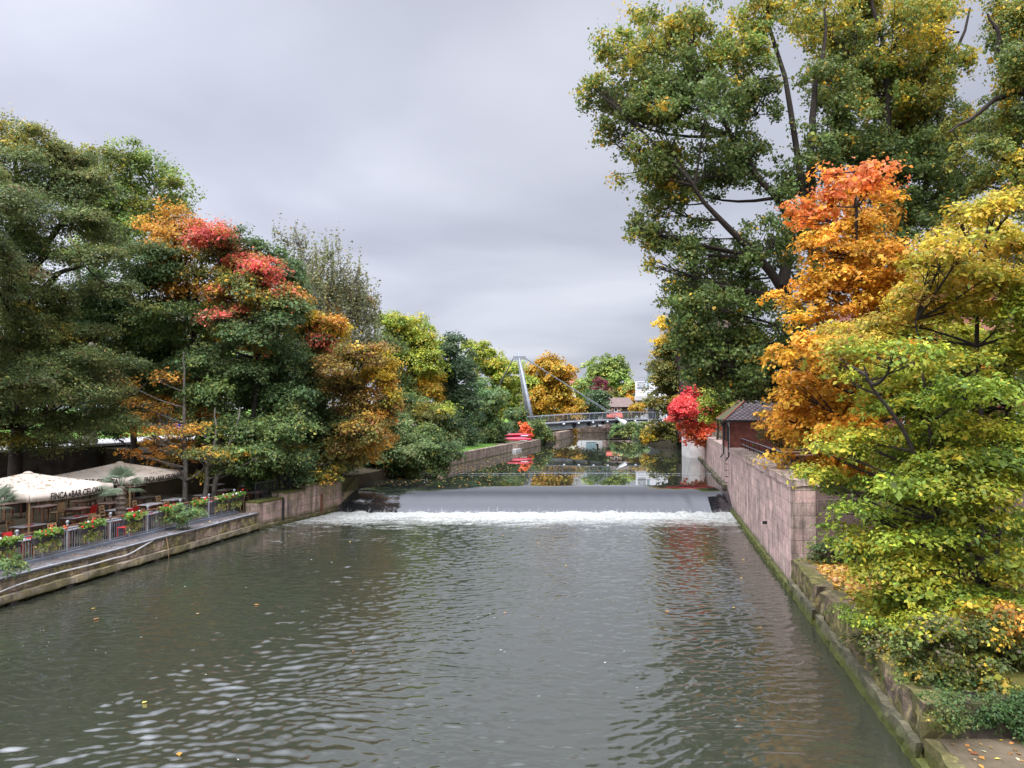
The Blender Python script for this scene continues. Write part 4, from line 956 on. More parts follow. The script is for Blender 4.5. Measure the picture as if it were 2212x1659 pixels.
b = MB(); b.add([(x0 - 1, 99, 15), (x0 + 13, 99, 15), (x0 + 13, 109, 15), (x0 - 1, 109, 15), (x0 + 6, 99, 19), (x0 + 6, 109, 19)], [(0, 1, 4), (1, 2, 5, 4), (2, 3, 5), (3, 0, 4, 5), (0, 3, 2, 1)]); b.build('roof', M['farroof'], th)
for z in (6.5, 10): MB().box((x0 + 2.6, 99.95, z), (1.2, .1, 1.8)).build('window', M['glass'], th)

# ------------------------------------------------------------------ footbridge
BA = at(1150, 915, 116.5); BB = at(1452, 905, 127.0)
fb = empty('footbridge', (BA[0], BA[1], 2.5), 'slender grey cable stayed footbridge with a leaning pylon across the river', 'footbridge')
N_ = 40; tsb = np.linspace(-.12, 1, N_)
def bp(t, z=0.0, side=0.0):
    d = (BB - BA)[:2]; d = d / np.linalg.norm(d); nn = np.array((d[1], -d[0]))
    z0 = 4.32 + 0.62 * t + 0.28 * math.sin(math.pi * max(0, min(1, t))); p = BA[:2] + (BB - BA)[:2] * t + nn * side
    return (p[0], p[1], z0 + z)
def strip(mb, side0, side1, zt, zb):
    vs = []
    for t in tsb: vs += [bp(t, zt, side0), bp(t, zt, side1), bp(t, zb(t), side1), bp(t, zb(t), side0)]
    fs = []
    for i in range(N_ - 1):
        a = 4 * i; fs += [(a, a + 4, a + 5, a + 1), (a + 1, a + 5, a + 6, a + 2), (a + 2, a + 6, a + 7, a + 3), (a + 3, a + 7, a + 4, a)]
    fs += [(0, 1, 2, 3), (4 * N_ - 4, 4 * N_ - 1, 4 * N_ - 2, 4 * N_ - 3)]
    return mb.add(vs, fs)
strip(MB(), -1.4, 1.4, 0, lambda t: -.14).build('deck', M['steel'], fb)
strip(MB(), .75, .95, -.14, lambda t: -.36 - 1.25 * max(0, 1 - max(t, .22) / .72) ** 1.2).build('girder', M['steel'], fb)
strip(MB(), -.95, -.75, -.14, lambda t: -.36 - 1.25 * max(0, 1 - max(t, .22) / .72) ** 1.2).build('girder', M['darksteel'], fb)
for t in np.linspace(.18, .98, 9):
    MB().box(bp(t, -.24, 1.38), (.35, .4, .3)).build('bracket', M['steel'], fb)
    MB().ball(bp(t, -.3, 1.62), .14, 8).build('lamp', M['white'], fb, True)
for t in (.26, .36, .46, .56):
    q = bp(t, -.62 + .35 * (t - .26), .97); MB().tube([q, (q[0] + .03, q[1] - .06, q[2])], .36 - .5 * (t - .26), 12).build('girder_hole', M['blackmetal'], fb)
for side, word in ((1.35, 'near'), (-1.35, 'far')):
    MB().tube([bp(t, 1.12, side) for t in tsb], .04, 6).build('handrail', M['steel'], fb)
    for t in np.linspace(-.1, 1, 13): MB().bar(bp(t, 0, side), bp(t, 1.1, side), .08, .05).build('rail_post', M['steel'], fb)
    b = MB()
    for z in np.linspace(.12, 1.0, 7): b.tube([bp(t, z, side) for t in tsb[::3]] + [bp(1, z, side)], .011, 4, False)
    for t in np.linspace(-.1, 1, 100): b.bar(bp(t, .1, side), bp(t, 1.05, side), .014)
    b.build('rail_mesh', M['darksteel'], fb)
top = at(1119, 762, 117.5); f1 = at(1152, 917, 115.6); f2 = at(1136.5, 880, 120.0); f2b = f2 + (f2 - top) * .22
MB().tube([f1, top * .3 + f1 * .7, top], [.27, .27, .18], 12).build('pylon_leg', M['steel'], fb, True)
MB().tube([f2b, top * .3 + f2b * .7, top + np.array((0, .4, -.3))], [.27, .27, .18], 12).build('pylon_leg', M['steel'], fb, True)
hd = at(1122, 773, 117.3); MB().bar(hd - (1.0, 0, 0), hd + (1.0, 0, 0), .25, .5).build('pylon_head', M['steel'], fb)
an = np.array(bp(.575, -.32, 1.75)); an = at(1346, 912, an[1])
for dz in (0, .32):
    MB().tube([hd + (.9, 0, -dz * .3), an + (0, 0, dz)], .05, 8).build('stay_cable', M['steel'], fb)
MB().tube([an + (-1.2, .0, .75), an + (.35, 0, -.2)], [.12, .42], 10).build('cable_socket', M['white'], fb)
bs = at(1099, 812, 126); 
for dx in (0, .5): MB().tube([hd + (-.9, 0, 0), np.array((bs[0] + dx - 6, 132, 3.0))], .07, 6).build('back_stay', M['steel'], fb)
MB().box((BA[0] - 1.5, BA[1], 2.9), (4.5, 3.4, 2.3), .3).build('abutment', M['bank_stone'], fb)
# person walking over the bridge
def person(base, h, label):
    r = empty('person', base, label, 'person'); s = h / 1.75
    J = [(0, 0, .95), (0, 0, 1.15), (0, 0, 1.40), (0, 0, 1.50), (0, 0, 1.64), (.10, 0, .90), (.20, .0, .50), (.28, .0, .06), (.38, 0, .03), (-.08, 0, .90), (-.14, 0, .50), (-.30, 0, .10), (-.21, 0, .04),
         (0, -.20, 1.40), (.06, -.25, 1.12), (.20, -.24, .92), (0, .20, 1.40), (-.08, .25, 1.12), (.02, .24, .90)]
    E = [(0, 1), (1, 2), (2, 3), (3, 4), (0, 5), (5, 6), (6, 7), (7, 8), (0, 9), (9, 10), (10, 11), (11, 12), (2, 13), (13, 14), (14, 15), (2, 16), (16, 17), (17, 18)]
    Rr = [.15, .14, .16, .065, .105, .10, .075, .05, .04, .10, .075, .05, .04, .065, .05, .035, .065, .05, .035]
    me = bpy.data.meshes.new('body'); me.from_pydata([tuple(c * s for c in j) for j in J], E, []); o = link('body', me, M['darkcloth'], r)
    o.modifiers.new('skin', 'SKIN'); 
    for v, rad in zip(me.skin_vertices[0].data, Rr): v.radius = (rad * s, rad * s)
    me.skin_vertices[0].data[0].use_root = True
    o.modifiers.new('sub', 'SUBSURF').levels = 1
    MB().ball((base[0], base[1], base[2] + 1.66 * s), .112 * s).build('face', M['skin'], r, True)
    MB().lathe([(.118 * s, 0), (.125 * s, .05 * s), (.09 * s, .11 * s), (.02 * s, .135 * s)], (base[0] - .015, base[1] + .01, base[2] + 1.67 * s), 10).build('hair', M['bark'], r, True)
    return r
q = bp(.845, 0.0, .3); person(q, 1.72, 'person in dark clothing walking near the right end of the footbridge')

# ------------------------------------------------------------------ left landing above the weir, kayaks
lq = empty('landing_wall', (XB(79), 79, ZU), 'low stone landing wall on the left bank below the footbridge', 'wall')
b = MB(); b.prism([(XB(70), 70), (XB(96), 96), (XB(96) - .6, 96), (XB(70) - .6, 70)], 0, 2.25); b.build('wall_face', M['bank_stone'], lq)
b = MB(); b.prism([(XB(97.5) + .2, 97.5), (XB(113), 113), (XB(113) - .6, 113), (XB(97.5) - .4, 97.5)], 0, 2.1); b.build('wall_face', M['bank_stone'], lq)
for i in range(3):
    b = MB(); b.prism([(XB(95.5) + .5 - .8 * i, 95.5), (XB(98.5) + .5 - .8 * i, 98.5), (XB(98.5) - 2.4 - .8 * i, 98.5), (XB(95.5) - 2.4 - .8 * i, 95.5)], .5, 1.5 + .3 * i + .0); b.build('step', M['concrete'], lq)
g = MB(); g.prism([(XB(96) - .65, 96), (XB(113) - .65, 113), (XB(113) - 7, 113), (XB(96) - 9, 96)], 1.0, 2.16); struct('landing_ground', g, M['sandy'])
def kayak(c, L_, w, h, rz, label, mat, roll=0.0):
    r = empty('kayak', c, label, 'kayak', 'kayaks on the landing'); r.rotation_euler = (roll, 0, rz)
    n, k_ = 22, 14; vs = []
    for i in range(n + 1):
        t = -1 + 2 * i / n; ww = w / 2 * (max(0, 1 - abs(t) ** 2.3)) ** .8 + .012; hh = h * (1 - .55 * abs(t) ** 2.2); zc = .10 * abs(t) ** 2 - .10
        for j in range(k_):
            a = 2 * math.pi * j / k_; vs.append((t * L_ / 2, math.cos(a) * ww, h * .5 + zc * -1 + math.sin(a) * hh * .5))
    fs = [(i * k_ + j, i * k_ + (j + 1) % k_, (i + 1) * k_ + (j + 1) % k_, (i + 1) * k_ + j) for i in range(n) for j in range(k_)]
    fs += [tuple(range(k_ - 1, -1, -1)), tuple(n * k_ + j for j in range(k_))]
    me = bpy.data.meshes.new('hull'); me.from_pydata(vs, [], fs); me.update(); me.polygons.foreach_set('use_smooth', [True] * len(fs)); link('hull', me, M[mat], r)
    b = MB(); ring = [(math.cos(a) * .45, math.sin(a) * w * .3, h * .98) for a in np.linspace(0, 2 * math.pi, 17)]; b.tube(ring, .03, 6, False)
    me2 = bpy.data.meshes.new('cockpit_rim'); me2.from_pydata(b.v, [], b.f); link('cockpit_rim', me2, M['blackmetal'], r)
    me3 = bpy.data.meshes.new('seam_strip'); b = MB(); b.box((.9, -w * .47, h * .42), (1.0, .02, .12)); me3.from_pydata(b.v, [], b.f); link('seam_strip', me3, M['white'], r)
    return r
kc = at(1115, 951, 103.5)
kayak((kc[0], 103.2, 2.2), 4.3, .85, .5, .16, 'red kayak lying in front on the sandy landing', 'kayak_red', .25)
kayak((kc[0] - .9, 104.4, 2.2), 4.2, .85, .68, .12, 'red and blue kayak stacked behind the front one', 'kayak_blue', .1)
kayak((kc[0] + .2, 104.0, 2.75), 4.2, .8, .42, .14, 'red kayak lying topmost of the pile', 'kayak_red', -.1)
# rope with floats across the pool
rp = empty('boom_rope', (0, 62, 1.25), 'thin float line stretched across the still water above the weir', 'rope')
xs = np.linspace(XB(62), XR(62), 60); MB().tube([(x, 62 + .5 * math.sin((x - xs[0]) / 27 * math.pi), 1.27) for x in xs], .012, 6).build('line', M['steel'], rp)
b = MB()
for x in xs[::2]: b.ball((x, 62 + .5 * math.sin((x - xs[0]) / 27 * math.pi), 1.27), .03, 6)
b.build('floats', M['white'], rp)

# ------------------------------------------------------------------ buildings beyond the bridge
def X_(px, Y): return at(px, 880, Y)[0]
def Z_(py, Y): return at(1200, py, Y)[2]
Yh = 165.0; x0, x1 = X_(1308, Yh), X_(1371, Yh); ze, zr, zb = Z_(878, Yh), Z_(863, Yh), 2.5
hh = empty('half_timbered_house', (x0, Yh, zb), 'long half timbered house with a brown roof and red awning by the river', 'house')
MB().box(((x0 + x1) / 2, Yh + 4, (ze + zb) / 2), (x1 - x0, 8, ze - zb)).build('wall', M['pink_stone'], hh)
xm = x0 + (x1 - x0) * .56; zf0, zf1 = Z_(889, Yh), ze - .1
MB().box(((x0 + xm) / 2, Yh - .05, (zf0 + zf1) / 2), (xm - x0, .12, zf1 - zf0)).build('plaster_panel', M['plaster'], hh)
b = MB(); yb_ = Yh - .13
for z in (zf0, zf1, (zf0 + zf1) / 2 + .3): b.bar((x0, yb_, z), (xm, yb_, z), .06, .16)
for x in np.linspace(x0, xm, 5): b.bar((x, yb_ - .003, zf0), (x, yb_ - .003, zf1), .06, .16)
w4 = (xm - x0) / 4
for i in range(4): b.bar((x0 + w4 * (i + (i % 2)), yb_ - .006, zf0), (x0 + w4 * (i + 1 - (i % 2)), yb_ - .006, (zf0 + zf1) / 2 + .3), .05, .14)
b.build('timber_frame', M['timber'], hh)
for i in (0, 2):
    f = MB().box((x0 + w4 * (i + .5), Yh - .16, zf1 - .6), (.75, .06, .9)).build('window', M['white'], hh); MB().box((x0 + w4 * (i + .5), Yh - .2, zf1 - .6), (.5, .03, .65)).build('pane', M['glass'], f)
for i in range(3):
    f = MB().box((xm + 1.0 + 1.1 * i, Yh - .04, zf1 - .7), (.8, .1, .8)).build('window', M['timber'], hh); MB().box((xm + 1.0 + 1.1 * i, Yh - .1, zf1 - .7), (.5, .04, .5)).build('pane', M['glass'], f)
b = MB(); b.add([(x0 - .5, Yh - .6, ze - .1), (x1 + .5, Yh - .6, ze - .1), (x1 + .5, Yh + 8.6, ze - .1), (x0 - .5, Yh + 8.6, ze - .1), (x0 + .6, Yh + 4, zr + .5), (x1 - .6, Yh + 4, zr + .5)], [(0, 1, 5, 4), (1, 2, 5), (2, 3, 4, 5), (3, 0, 4), (0, 3, 2, 1)]); b.build('roof', M['farroof'], hh)
b = MB(); za = Z_(891, Yh); b.add([(x0, Yh - .2, za), (xm, Yh - .2, za), (xm, Yh - 1.8, za - .9), (x0, Yh - 1.8, za - .9), (x0, Yh - .2, za - .08), (xm, Yh - .2, za - .08), (xm, Yh - 1.8, za - 1.2), (x0, Yh - 1.8, za - 1.2)], [(0, 3, 2, 1), (4, 5, 6, 7), (3, 7, 6, 2), (0, 4, 7, 3), (1, 2, 6, 5)]); b.build('awning', M['awning'], hh)
# white modern building
Yw = 168.0; x0, x1 = X_(1372.5, Yw), X_(1470, Yw); zt = Z_(824, Yw)
wb = empty('white_building', (x0, Yw, 2.5), 'white modern block with a sign, outside stair and flared glass roof storey', 'building')
MB().prism([(x0, Yw), (x1, Yw), (x1 + 4, Yw + 16), (x0 + 4, Yw + 16)], 2.5, zt).build('wall', M['white_wall'], wb)
b = MB()
for py in (838, 843, 848, 853, 858): b.bar((x0, Yw - .012, Z_(py, Yw)), (x1, Yw - .012, Z_(py, Yw)), .02, .05)
b.build('panel_joints', M['steel'], wb)
MB().box(((x0 + x1) / 2 - .2, Yw - .25, Z_(860, Yw)), (x1 - x0, .5, 1.0)).build('balcony_slab', M['concrete'], wb)
bx0, bx1 = X_(1378, Yw), X_(1398, Yw); MB().box(((bx0 + bx1) / 2, Yw - .03, Z_(868, Yw)), (bx1 - bx0, .08, 1.1)).build('window', M['glass'], wb)
s0, s1 = X_(1377, Yw), X_(1394, Yw); sg = MB().box(((s0 + s1) / 2, Yw - .05, Z_(832, Yw)), (s1 - s0, .1, 1.35)).build('sign', M['steel'], wb)
tm = text_mesh('CINECI', 1.25, 'lettering')
for v in tm.vertices:
    p = v.co.copy(); v.co = ((s0 + s1) / 2 + p.x * .42, Yw - .13 - p.z, Z_(832, Yw) + p.y)
tm.transform(Matrix.Translation(-Vector(wb.location))); link('lettering', tm, M['white'], sg)
MB().bar((s0, Yw - .08, Z_(838, Yw)), (s1, Yw - .08, Z_(838, Yw)), .12, .18).build('sign_ledge', M['steel'], wb)
q0, q1 = X_(1397, Yw), X_(1402, Yw); f = MB().box(((q0 + q1) / 2, Yw - .03, Z_(832, Yw)), (q1 - q0, .08, 1.3)).build('window', M['steel'], wb); MB().box(((q0 + q1) / 2, Yw - .08, Z_(832, Yw)), ((q1 - q0) * .7, .04, .95)).build('pane', M['blueglass'], f)
u0, u1 = X_(1396, Yw), X_(1450, Yw); v0 = X_(1388, Yw)
b = MB(); zq = Z_(804, Yw); b.add([(u0, Yw + 3, zt), (u1, Yw + 3, zt), (u1, Yw + 12, zt), (u0 + 3, Yw + 12, zt), (u0 + .9, Yw + 1.5, zq), (u1, Yw + 1.5, zq), (u1, Yw + 13, zq), (u0 + 3.9, Yw + 13, zq)], [(0, 1, 5, 4), (1, 2, 6, 5), (2, 3, 7, 6), (3, 0, 4, 7), (4, 5, 6, 7)]); b.build('glass_storey', M['blueglass'], wb)
b = MB(); b.add([(v0, Yw - .5, zq + .75), (u1 + 1, Yw - .5, zq + 1.0), (u1 + 1, Yw + 14, zq + 1.0), (v0 + 4, Yw + 14, zq + .75), (u0 + .7, Yw + 1.5, zq), (u1 + 1, Yw + 1.5, zq), (u1 + 1, Yw + 12, zq), (u0 + 3.7, Yw + 12, zq)], [(0, 1, 2, 3), (4, 7, 6, 5), (0, 4, 5, 1), (1, 5, 6, 2), (2, 6, 7, 3), (3, 7, 4, 0)]); b.build('flared_roof', M['greenmetal'], wb)
b = MB()
for x in np.linspace(x0 + .3, u0 - .3, 4): b.bar((x, Yw + .3, zt), (x, Yw + .3, zt + .9), .05)
b.bar((x0 + .3, Yw + .3, zt + .9), (u0, Yw + .3, zt + .9), .06); b.build('roof_railing', M['steel'], wb)
sa, sb = (X_(1381, Yw), Z_(870, Yw)), (X_(1420, Yw), Z_(892, Yw))
MB().bar((sa[0], Yw - 1.5, sa[1]), (X_(1396, Yw), Yw - 1.5, sa[1]), 1.6, .2).build('landing', M['darksteel'], wb)
MB().bar((X_(1396, Yw), Yw - 1.5, sa[1]), (sb[0], Yw - 1.5, sb[1]), 1.4, .25).build('outside_stair', M['darksteel'], wb)
b = MB()
for t in np.linspace(0, 1, 12): x = X_(1396, Yw) * (1 - t) + sb[0] * t; z = sa[1] * (1 - t) + sb[1] * t; b.bar((x, Yw - 2.3, z), (x, Yw - 2.3, z + 1.0), .06)
b.bar((X_(1396, Yw), Yw - 2.3, sa[1] + 1), (sb[0], Yw - 2.3, sb[1] + 1), .09); b.build('stair_railing', M['blackmetal'], wb)
MB().box((X_(1412, Yw), Yw - .3, Z_(889, Yw)), (X_(1424, Yw) - X_(1400, Yw), .3, 3.0)).build('dark_ground_floor', M['glass'], wb)
# low river wall and white awnings beyond
w = tag(MB().box((X_(1270, 176), 176.3, 2.2), (X_(1325, 176) - X_(1235, 176) + 8, .8, 3.4)).build('river_wall', M['bank_stone']), 'distant stone river wall seen under the footbridge', 'wall')
w = tag(MB().prism([(X_(1208, 131), 131), (X_(1238, 150), 150), (X_(1238, 150) - 1, 151), (X_(1208, 131) - 1, 132)], 0, [2.6, 2.5, 2.5, 2.6]).build('river_wall', M['bank_stone']), 'stone bank wall left of the water under the footbridge', 'wall')
sh = empty('kiosk', (X_(1272, 172), 172, 3), 'white kiosk with a blue shutter seen through the bridge railing', 'kiosk')
MB().box((X_(1272, 172), 172, 4.3), (6, 2.5, 3.0)).build('wall', M['white'], sh); MB().box((X_(1275, 172), 170.7, 4.2), (2.2, .1, 1.8)).build('shutter', M['blueglass'], sh)
MB().box((X_(1272, 172), 171.6, 5.9), (6.8, 3.6, .2)).build('flat_roof', M['steel'], sh)
fr = empty('far_house', (X_(1238, 320), 320, 6), 'distant house with a red tiled roof above the orange tree', 'house')
xa, xb = X_(1225, 320), X_(1258, 320); z0, z1 = Z_(832, 320), Z_(821, 320)
MB().box(((xa + xb) / 2, 325, (z0 + 5) / 2 + 0), (xb - xa - .6, 10, z0 - 5)).build('wall', M['plaster'], fr)
b = MB(); b.add([(xa, 319.5, z0), (xb, 319.5, z0), (xb, 330.5, z0), (xa, 330.5, z0), (xa + .8, 325, z1 + .8), (xb - .8, 325, z1 + .8)], [(0, 1, 5, 4), (1, 2, 5), (2, 3, 4, 5), (3, 0, 4), (0, 3, 2, 1)]); rf = b.build('roof', M['redroof'], fr)
for px in (1240, 1246): MB().box((X_(px, 322), 324, z1 + 1.2), (.8, .8, 1.8)).build('chimney', M['redroof'], rf)

# ------------------------------------------------------------------ trees, right side
def R8(l): return [(1242 + .4385 * a, .4385 * b, .4385 * c, .4385 * d, *e) for a, b, c, d, *e in l]
yP, dP = 'poplar_y', 'poplar_d'
pop = R8([(250, 230, 130, 120, yP), (420, 160, 140, 130, yP), (600, 150, 110, 150, yP), (95, 440, 60, 50, yP), (300, 480, 150, 120), (190, 480, 110, 60), (480, 400, 140, 140), (215, 640, 80, 60), (400, 650, 160, 120), (620, 590, 160, 150, dP), (800, 450, 140, 140),
  (780, 230, 120, 160, yP), (930, 110, 120, 120, yP), (900, 560, 100, 120, dP), (290, 850, 80, 75), (430, 850, 110, 100), (650, 840, 170, 130, dP), (830, 770, 130, 120, dP), (480, 1000, 100, 80, 'poplar'), (335, 1130, 55, 50), (430, 1160, 85, 60), (385, 1280, 35, 55),
  (630, 1170, 90, 80, dP), (560, 1320, 70, 120, dP), (740, 1350, 140, 120, dP), (1010, 930, 110, 90, dP), (1000, 1200, 130, 120, dP), (520, 1520, 80, 80, dP), (700, 1520, 150, 110, dP), (880, 1470, 150, 130, dP), (1010, 1620, 170, 100, dP), (1170, 1360, 120, 140, dP),
  (900, 1740, 230, 130, dP), (1000, 1840, 180, 90, dP), (720, 1680, 130, 110, dP), (860, 1860, 90, 70, dP), (1240, 700, 110, 110, dP), (1180, 830, 90, 100, dP), (540, 1640, 90, 80, dP), (1100, 1080, 90, 90, dP)]) + [(1500, 790, 28, 36, dP), (1530, 760, 34, 40, dP), (1562, 815, 28, 30, dP), (1595, 845, 36, 22, dP), (1482, 765, 16, 24, dP), (1515, 825, 18, 22, dP), (1640, 850, 34, 22, dP)]
pop2 = R8([(1160, 110, 120, 130, yP), (1330, 130, 150, 160, yP), (1250, 400, 110, 110), (1400, 350, 140, 140), (1600, 150, 160, 160, yP), (1560, 460, 140, 140, yP), (1700, 400, 140, 150, yP), (1840, 320, 90, 110, yP), (1650, 680, 160, 140), (1360, 620, 110, 110), (1500, 780, 140, 110, dP),
  (1320, 780, 100, 100, dP), (1810, 590, 110, 110), (1850, 770, 120, 100, yP), (1680, 930, 170, 130, dP), (1760, 1100, 140, 110, dP), (1960, 880, 100, 80, dP), (1990, 630, 60, 60), (1560, 1010, 130, 120, dP), (1480, 60, 110, 120, yP), (1740, 80, 80, 90, yP), (1640, 1180, 140, 120, dP), (1500, 1250, 120, 120, dP), (1860, 980, 100, 90, dP)])
def px3(pts, Y): return [at(x, y, Y + (p[0] if p else 0)) for x, y, *p in pts]
bP = at(1795, 1020, 42.0); bP[2] = 3.8
tree('poplar_tree', 'huge leaning poplar whose dark green and gold crown overhangs the river wall', 'tree', 11, pop, 42, bP, .42, (.15, .135), 2.3, .26, 12, .6, .4, 'poplar',
     stems=[[bP, at(1775, 850, 42), at(1735, 690, 42), at(1690, 620, 41.6), at(1600, 520, 41), at(1560, 480, 40.6), at(1500, 400, 40)],
            [bP, at(1780, 800, 42), at(1765, 600, 42.5), at(1730, 330, 43), at(1690, 180, 43), at(1670, 60, 43), at(1660, -80, 43)],
            [at(1690, 620, 41.6), at(1720, 470, 42), at(1660, 420, 42.2), at(1560, 250, 42), at(1480, 120, 41)],
            [at(1765, 600, 42.5), at(1745, 300, 43), at(1770, 170, 43.4), at(1785, 20, 44)]], bark='bark', twigs=16, depth=.55, back=.22, stray=.3, twig_r=.011, fill=1.5, shell=.15, loose=.32)
bP2 = at(1900, 1020, 45.5); bP2[2] = 3.8
tree('poplar_tree', 'second tall poplar, its upright dark stems rising behind the orange maple', 'tree', 12, pop2, 45, bP2, .4, (.15, .135), 2.3, .28, 12, .6, .4, 'poplar',
     stems=[[bP2, at(1890, 760, 45.5), at(1905, 500, 45.5), at(1915, 300, 45.5), at(1905, 120, 45.5), at(1880, -60, 45.5)],
            [at(1900, 640, 45.5), at(1985, 420, 45), at(2040, 300, 45), at(2030, 180, 45), at(2090, 20, 45)],
            [at(1895, 600, 45.5), at(1800, 350, 46), at(1840, 180, 46), at(1850, 0, 46)]], bark='bark', twigs=14, depth=.55, back=.22, stray=.3, twig_r=.011, fill=1.5, shell=.15, loose=.32)
bR = at(2330, 1000, 36); bR[2] = 3.8
tree('poplar_tree', 'poplar at the right edge reaching in with a long bare limb below the top corner', 'tree', 13, [(2160, 60, 50, 60, yP), (2200, 150, 40, 60), (2225, 30, 60, 60), (2230, 230, 60, 70), (2190, 250, 30, 22), (2120, 330, 40, 16), (2190, 330, 40, 50, yP), (2220, 420, 50, 60, yP), (2150, 395, 35, 20), (2260, 120, 70, 80), (2280, 330, 60, 90), (2190, 560, 60, 60, dP)],
     36, bR, .32, (.125, .11), 2.8, .36, 24, .45, .5, 'poplar', stems=[[bR, at(2330, 700, 36), at(2320, 420, 36), at(2300, 120, 36), at(2280, -60, 36)], [at(2325, 420, 36), at(2230, 185, 36), at(2130, 225, 36), at(2060, 285, 36)], [at(2230, 185, 36), at(2160, 120, 36), at(2140, 30, 36)]], twigs=8, depth=.4, back=.2, stray=.12)
bM = at(1862, 1110, 31); bM[2] = 3.8
tree('maple_tree', 'glowing orange maple with a coral top beside the river wall', 'tree', 21,
     [(1800, 372, 50, 16, 'coral'), (1885, 382, 48, 20, 'coral'), (1860, 410, 50, 20, 'coral'), (1790, 445, 70, 26, 'coral'), (1750, 468, 40, 16, 'coral'), (1868, 455, 60, 36), (1850, 520, 80, 40), (1800, 545, 60, 30), (1905, 560, 60, 40), (1790, 600, 70, 40), (1870, 610, 80, 50), (1760, 625, 45, 30), (1950, 620, 60, 50), (1880, 680, 95, 50), (1790, 695, 60, 30),
      (1970, 690, 70, 50, 'rust'), (1800, 765, 85, 42), (1900, 760, 95, 50), (1720, 775, 45, 22), (1720, 845, 60, 35), (1800, 850, 80, 50), (1890, 850, 90, 50), (1700, 905, 42, 24), (1765, 930, 75, 38), (1850, 940, 80, 40), (1760, 1000, 55, 26), (1830, 1030, 60, 26), (1745, 1045, 40, 18), (1990, 780, 80, 60, 'rust'), (1960, 880, 80, 60, 'rust'), (1930, 980, 80, 40), (1900, 1080, 60, 25), (2020, 900, 60, 60, 'rust'), (2060, 640, 60, 60, 'rust')],
     31, bM, .17, (.145, .135), 2.5, .36, 22, .26, 1.1, 'orange', stems=[[bM, at(1862, 950, 31), at(1868, 780, 31), at(1850, 620, 31), at(1846, 470, 31), at(1850, 370, 31)], [at(1866, 900, 31), at(1900, 760, 31), at(1940, 640, 31)]], twigs=9, depth=.75, back=.3)
bH = at(2120, 1330, 19.5); bH[2] = 1.1
hy, hg = 'horn_y', 'horn_g'
tree('hornbeam_tree', 'yellow green hornbeam spreading layered sprays from the lower bank at the right edge', 'tree', 22,
     [(2150, 462, 60, 26, hy), (2200, 440, 40, 30, hy), (2110, 500, 60, 22, hy), (2185, 530, 70, 35, hy), (2080, 545, 70, 25, hy), (2030, 590, 60, 22, hy), (2130, 600, 90, 35, hy), (2195, 620, 40, 40, hy), (2000, 640, 60, 26, hy), (2080, 660, 80, 30, hy), (2165, 690, 70, 35), (1960, 700, 65, 22, hy), (2040, 725, 80, 28), (1890, 715, 70, 20, hy), (1850, 755, 40, 16, hy), (1930, 765, 80, 26), (2120, 760, 80, 32), (2195, 770, 40, 40),
      (1870, 815, 45, 16), (2000, 815, 85, 30), (1920, 850, 70, 22), (2090, 850, 90, 35, hg), (2180, 860, 60, 40, hg), (1990, 890, 80, 28, hg), (1875, 955, 75, 20), (1930, 990, 90, 28), (1830, 985, 45, 14), (1800, 1040, 45, 20), (1870, 1055, 80, 26, hg), (2030, 960, 90, 34, hg), (2140, 960, 80, 34), (1960, 1070, 90, 30, hg), (2080, 1050, 90, 30), (2180, 1060, 60, 40), (1860, 1110, 50, 14, hg), (1830, 1165, 50, 12, hg), (1920, 1150, 80, 20),
      (2030, 1140, 90, 28, hg), (2140, 1150, 80, 35, hg), (1890, 1190, 60, 14), (1990, 1215, 90, 22), (2090, 1230, 80, 26, hg), (2190, 1230, 50, 50), (1960, 1270, 60, 16), (2040, 1300, 90, 20), (2150, 1310, 80, 26, hg), (1925, 1330, 65, 16), (1990, 1245, 90, 30, 'hornbeam', -1.6), (2080, 1290, 90, 32, hg, -1.8), (2150, 1220, 80, 40, 'hornbeam', -1.8), (2010, 1160, 80, 26, hg, -1.4), (1945, 1300, 55, 16, hg, -1.0), (2120, 1130, 80, 34, 'hornbeam', -1.8), (2060, 1010, 80, 30, 'hornbeam', -1.5), (2170, 1010, 60, 40, hg, -1.6), (2190, 1330, 50, 36, hg, -2), (2030, 1340, 70, 22, 'hornbeam', -1.8), (2100, 800, 70, 30, 'hornbeam', -1.4), (2260, 700, 70, 80), (2260, 950, 70, 80, hg), (2260, 1200, 70, 70, hg)],
     19, bH, .12, (.105, .062), 2.9, .26, 22, .18, 1.5, 'hornbeam', stems=[[bH, at(2115, 1150, 19.5), at(2120, 900, 19.5), at(2110, 700, 19.5), at(2130, 470, 19.5)], [bH, at(2060, 1200, 19), at(2020, 1000, 18.6), at(1990, 800, 18.6), at(1980, 690, 18.6)], [bH, at(2160, 1150, 20), at(2180, 900, 20.4), at(2190, 700, 20.4)], [at(2060, 1200, 19), at(2000, 1030, 18.2), at(1920, 880, 18), at(1860, 790, 18)]], twigs=10, depth=.9, back=.5, stray=.06, twig_r=.006, fill=1.0)
bD = at(1995, 1270, 23.5); bD[2] = 1.1
tree('hornbeam_tree', 'thin dark hornbeam with green leaves shading the end face of the high wall', 'tree', 23,
     [(2000, 1010, 80, 40), (2080, 980, 80, 50), (2060, 1100, 80, 40), (1960, 1100, 60, 30), (2150, 1020, 70, 50), (2150, 880, 80, 60), (2060, 860, 80, 50), (2180, 1140, 60, 50), (2100, 1190, 80, 30), (2200, 740, 60, 70)], 23.5, bD, .14, (.11, .07), 2.2, .3, 22, .2, 1.3, 'horn_g', twigs=10, depth=.8)
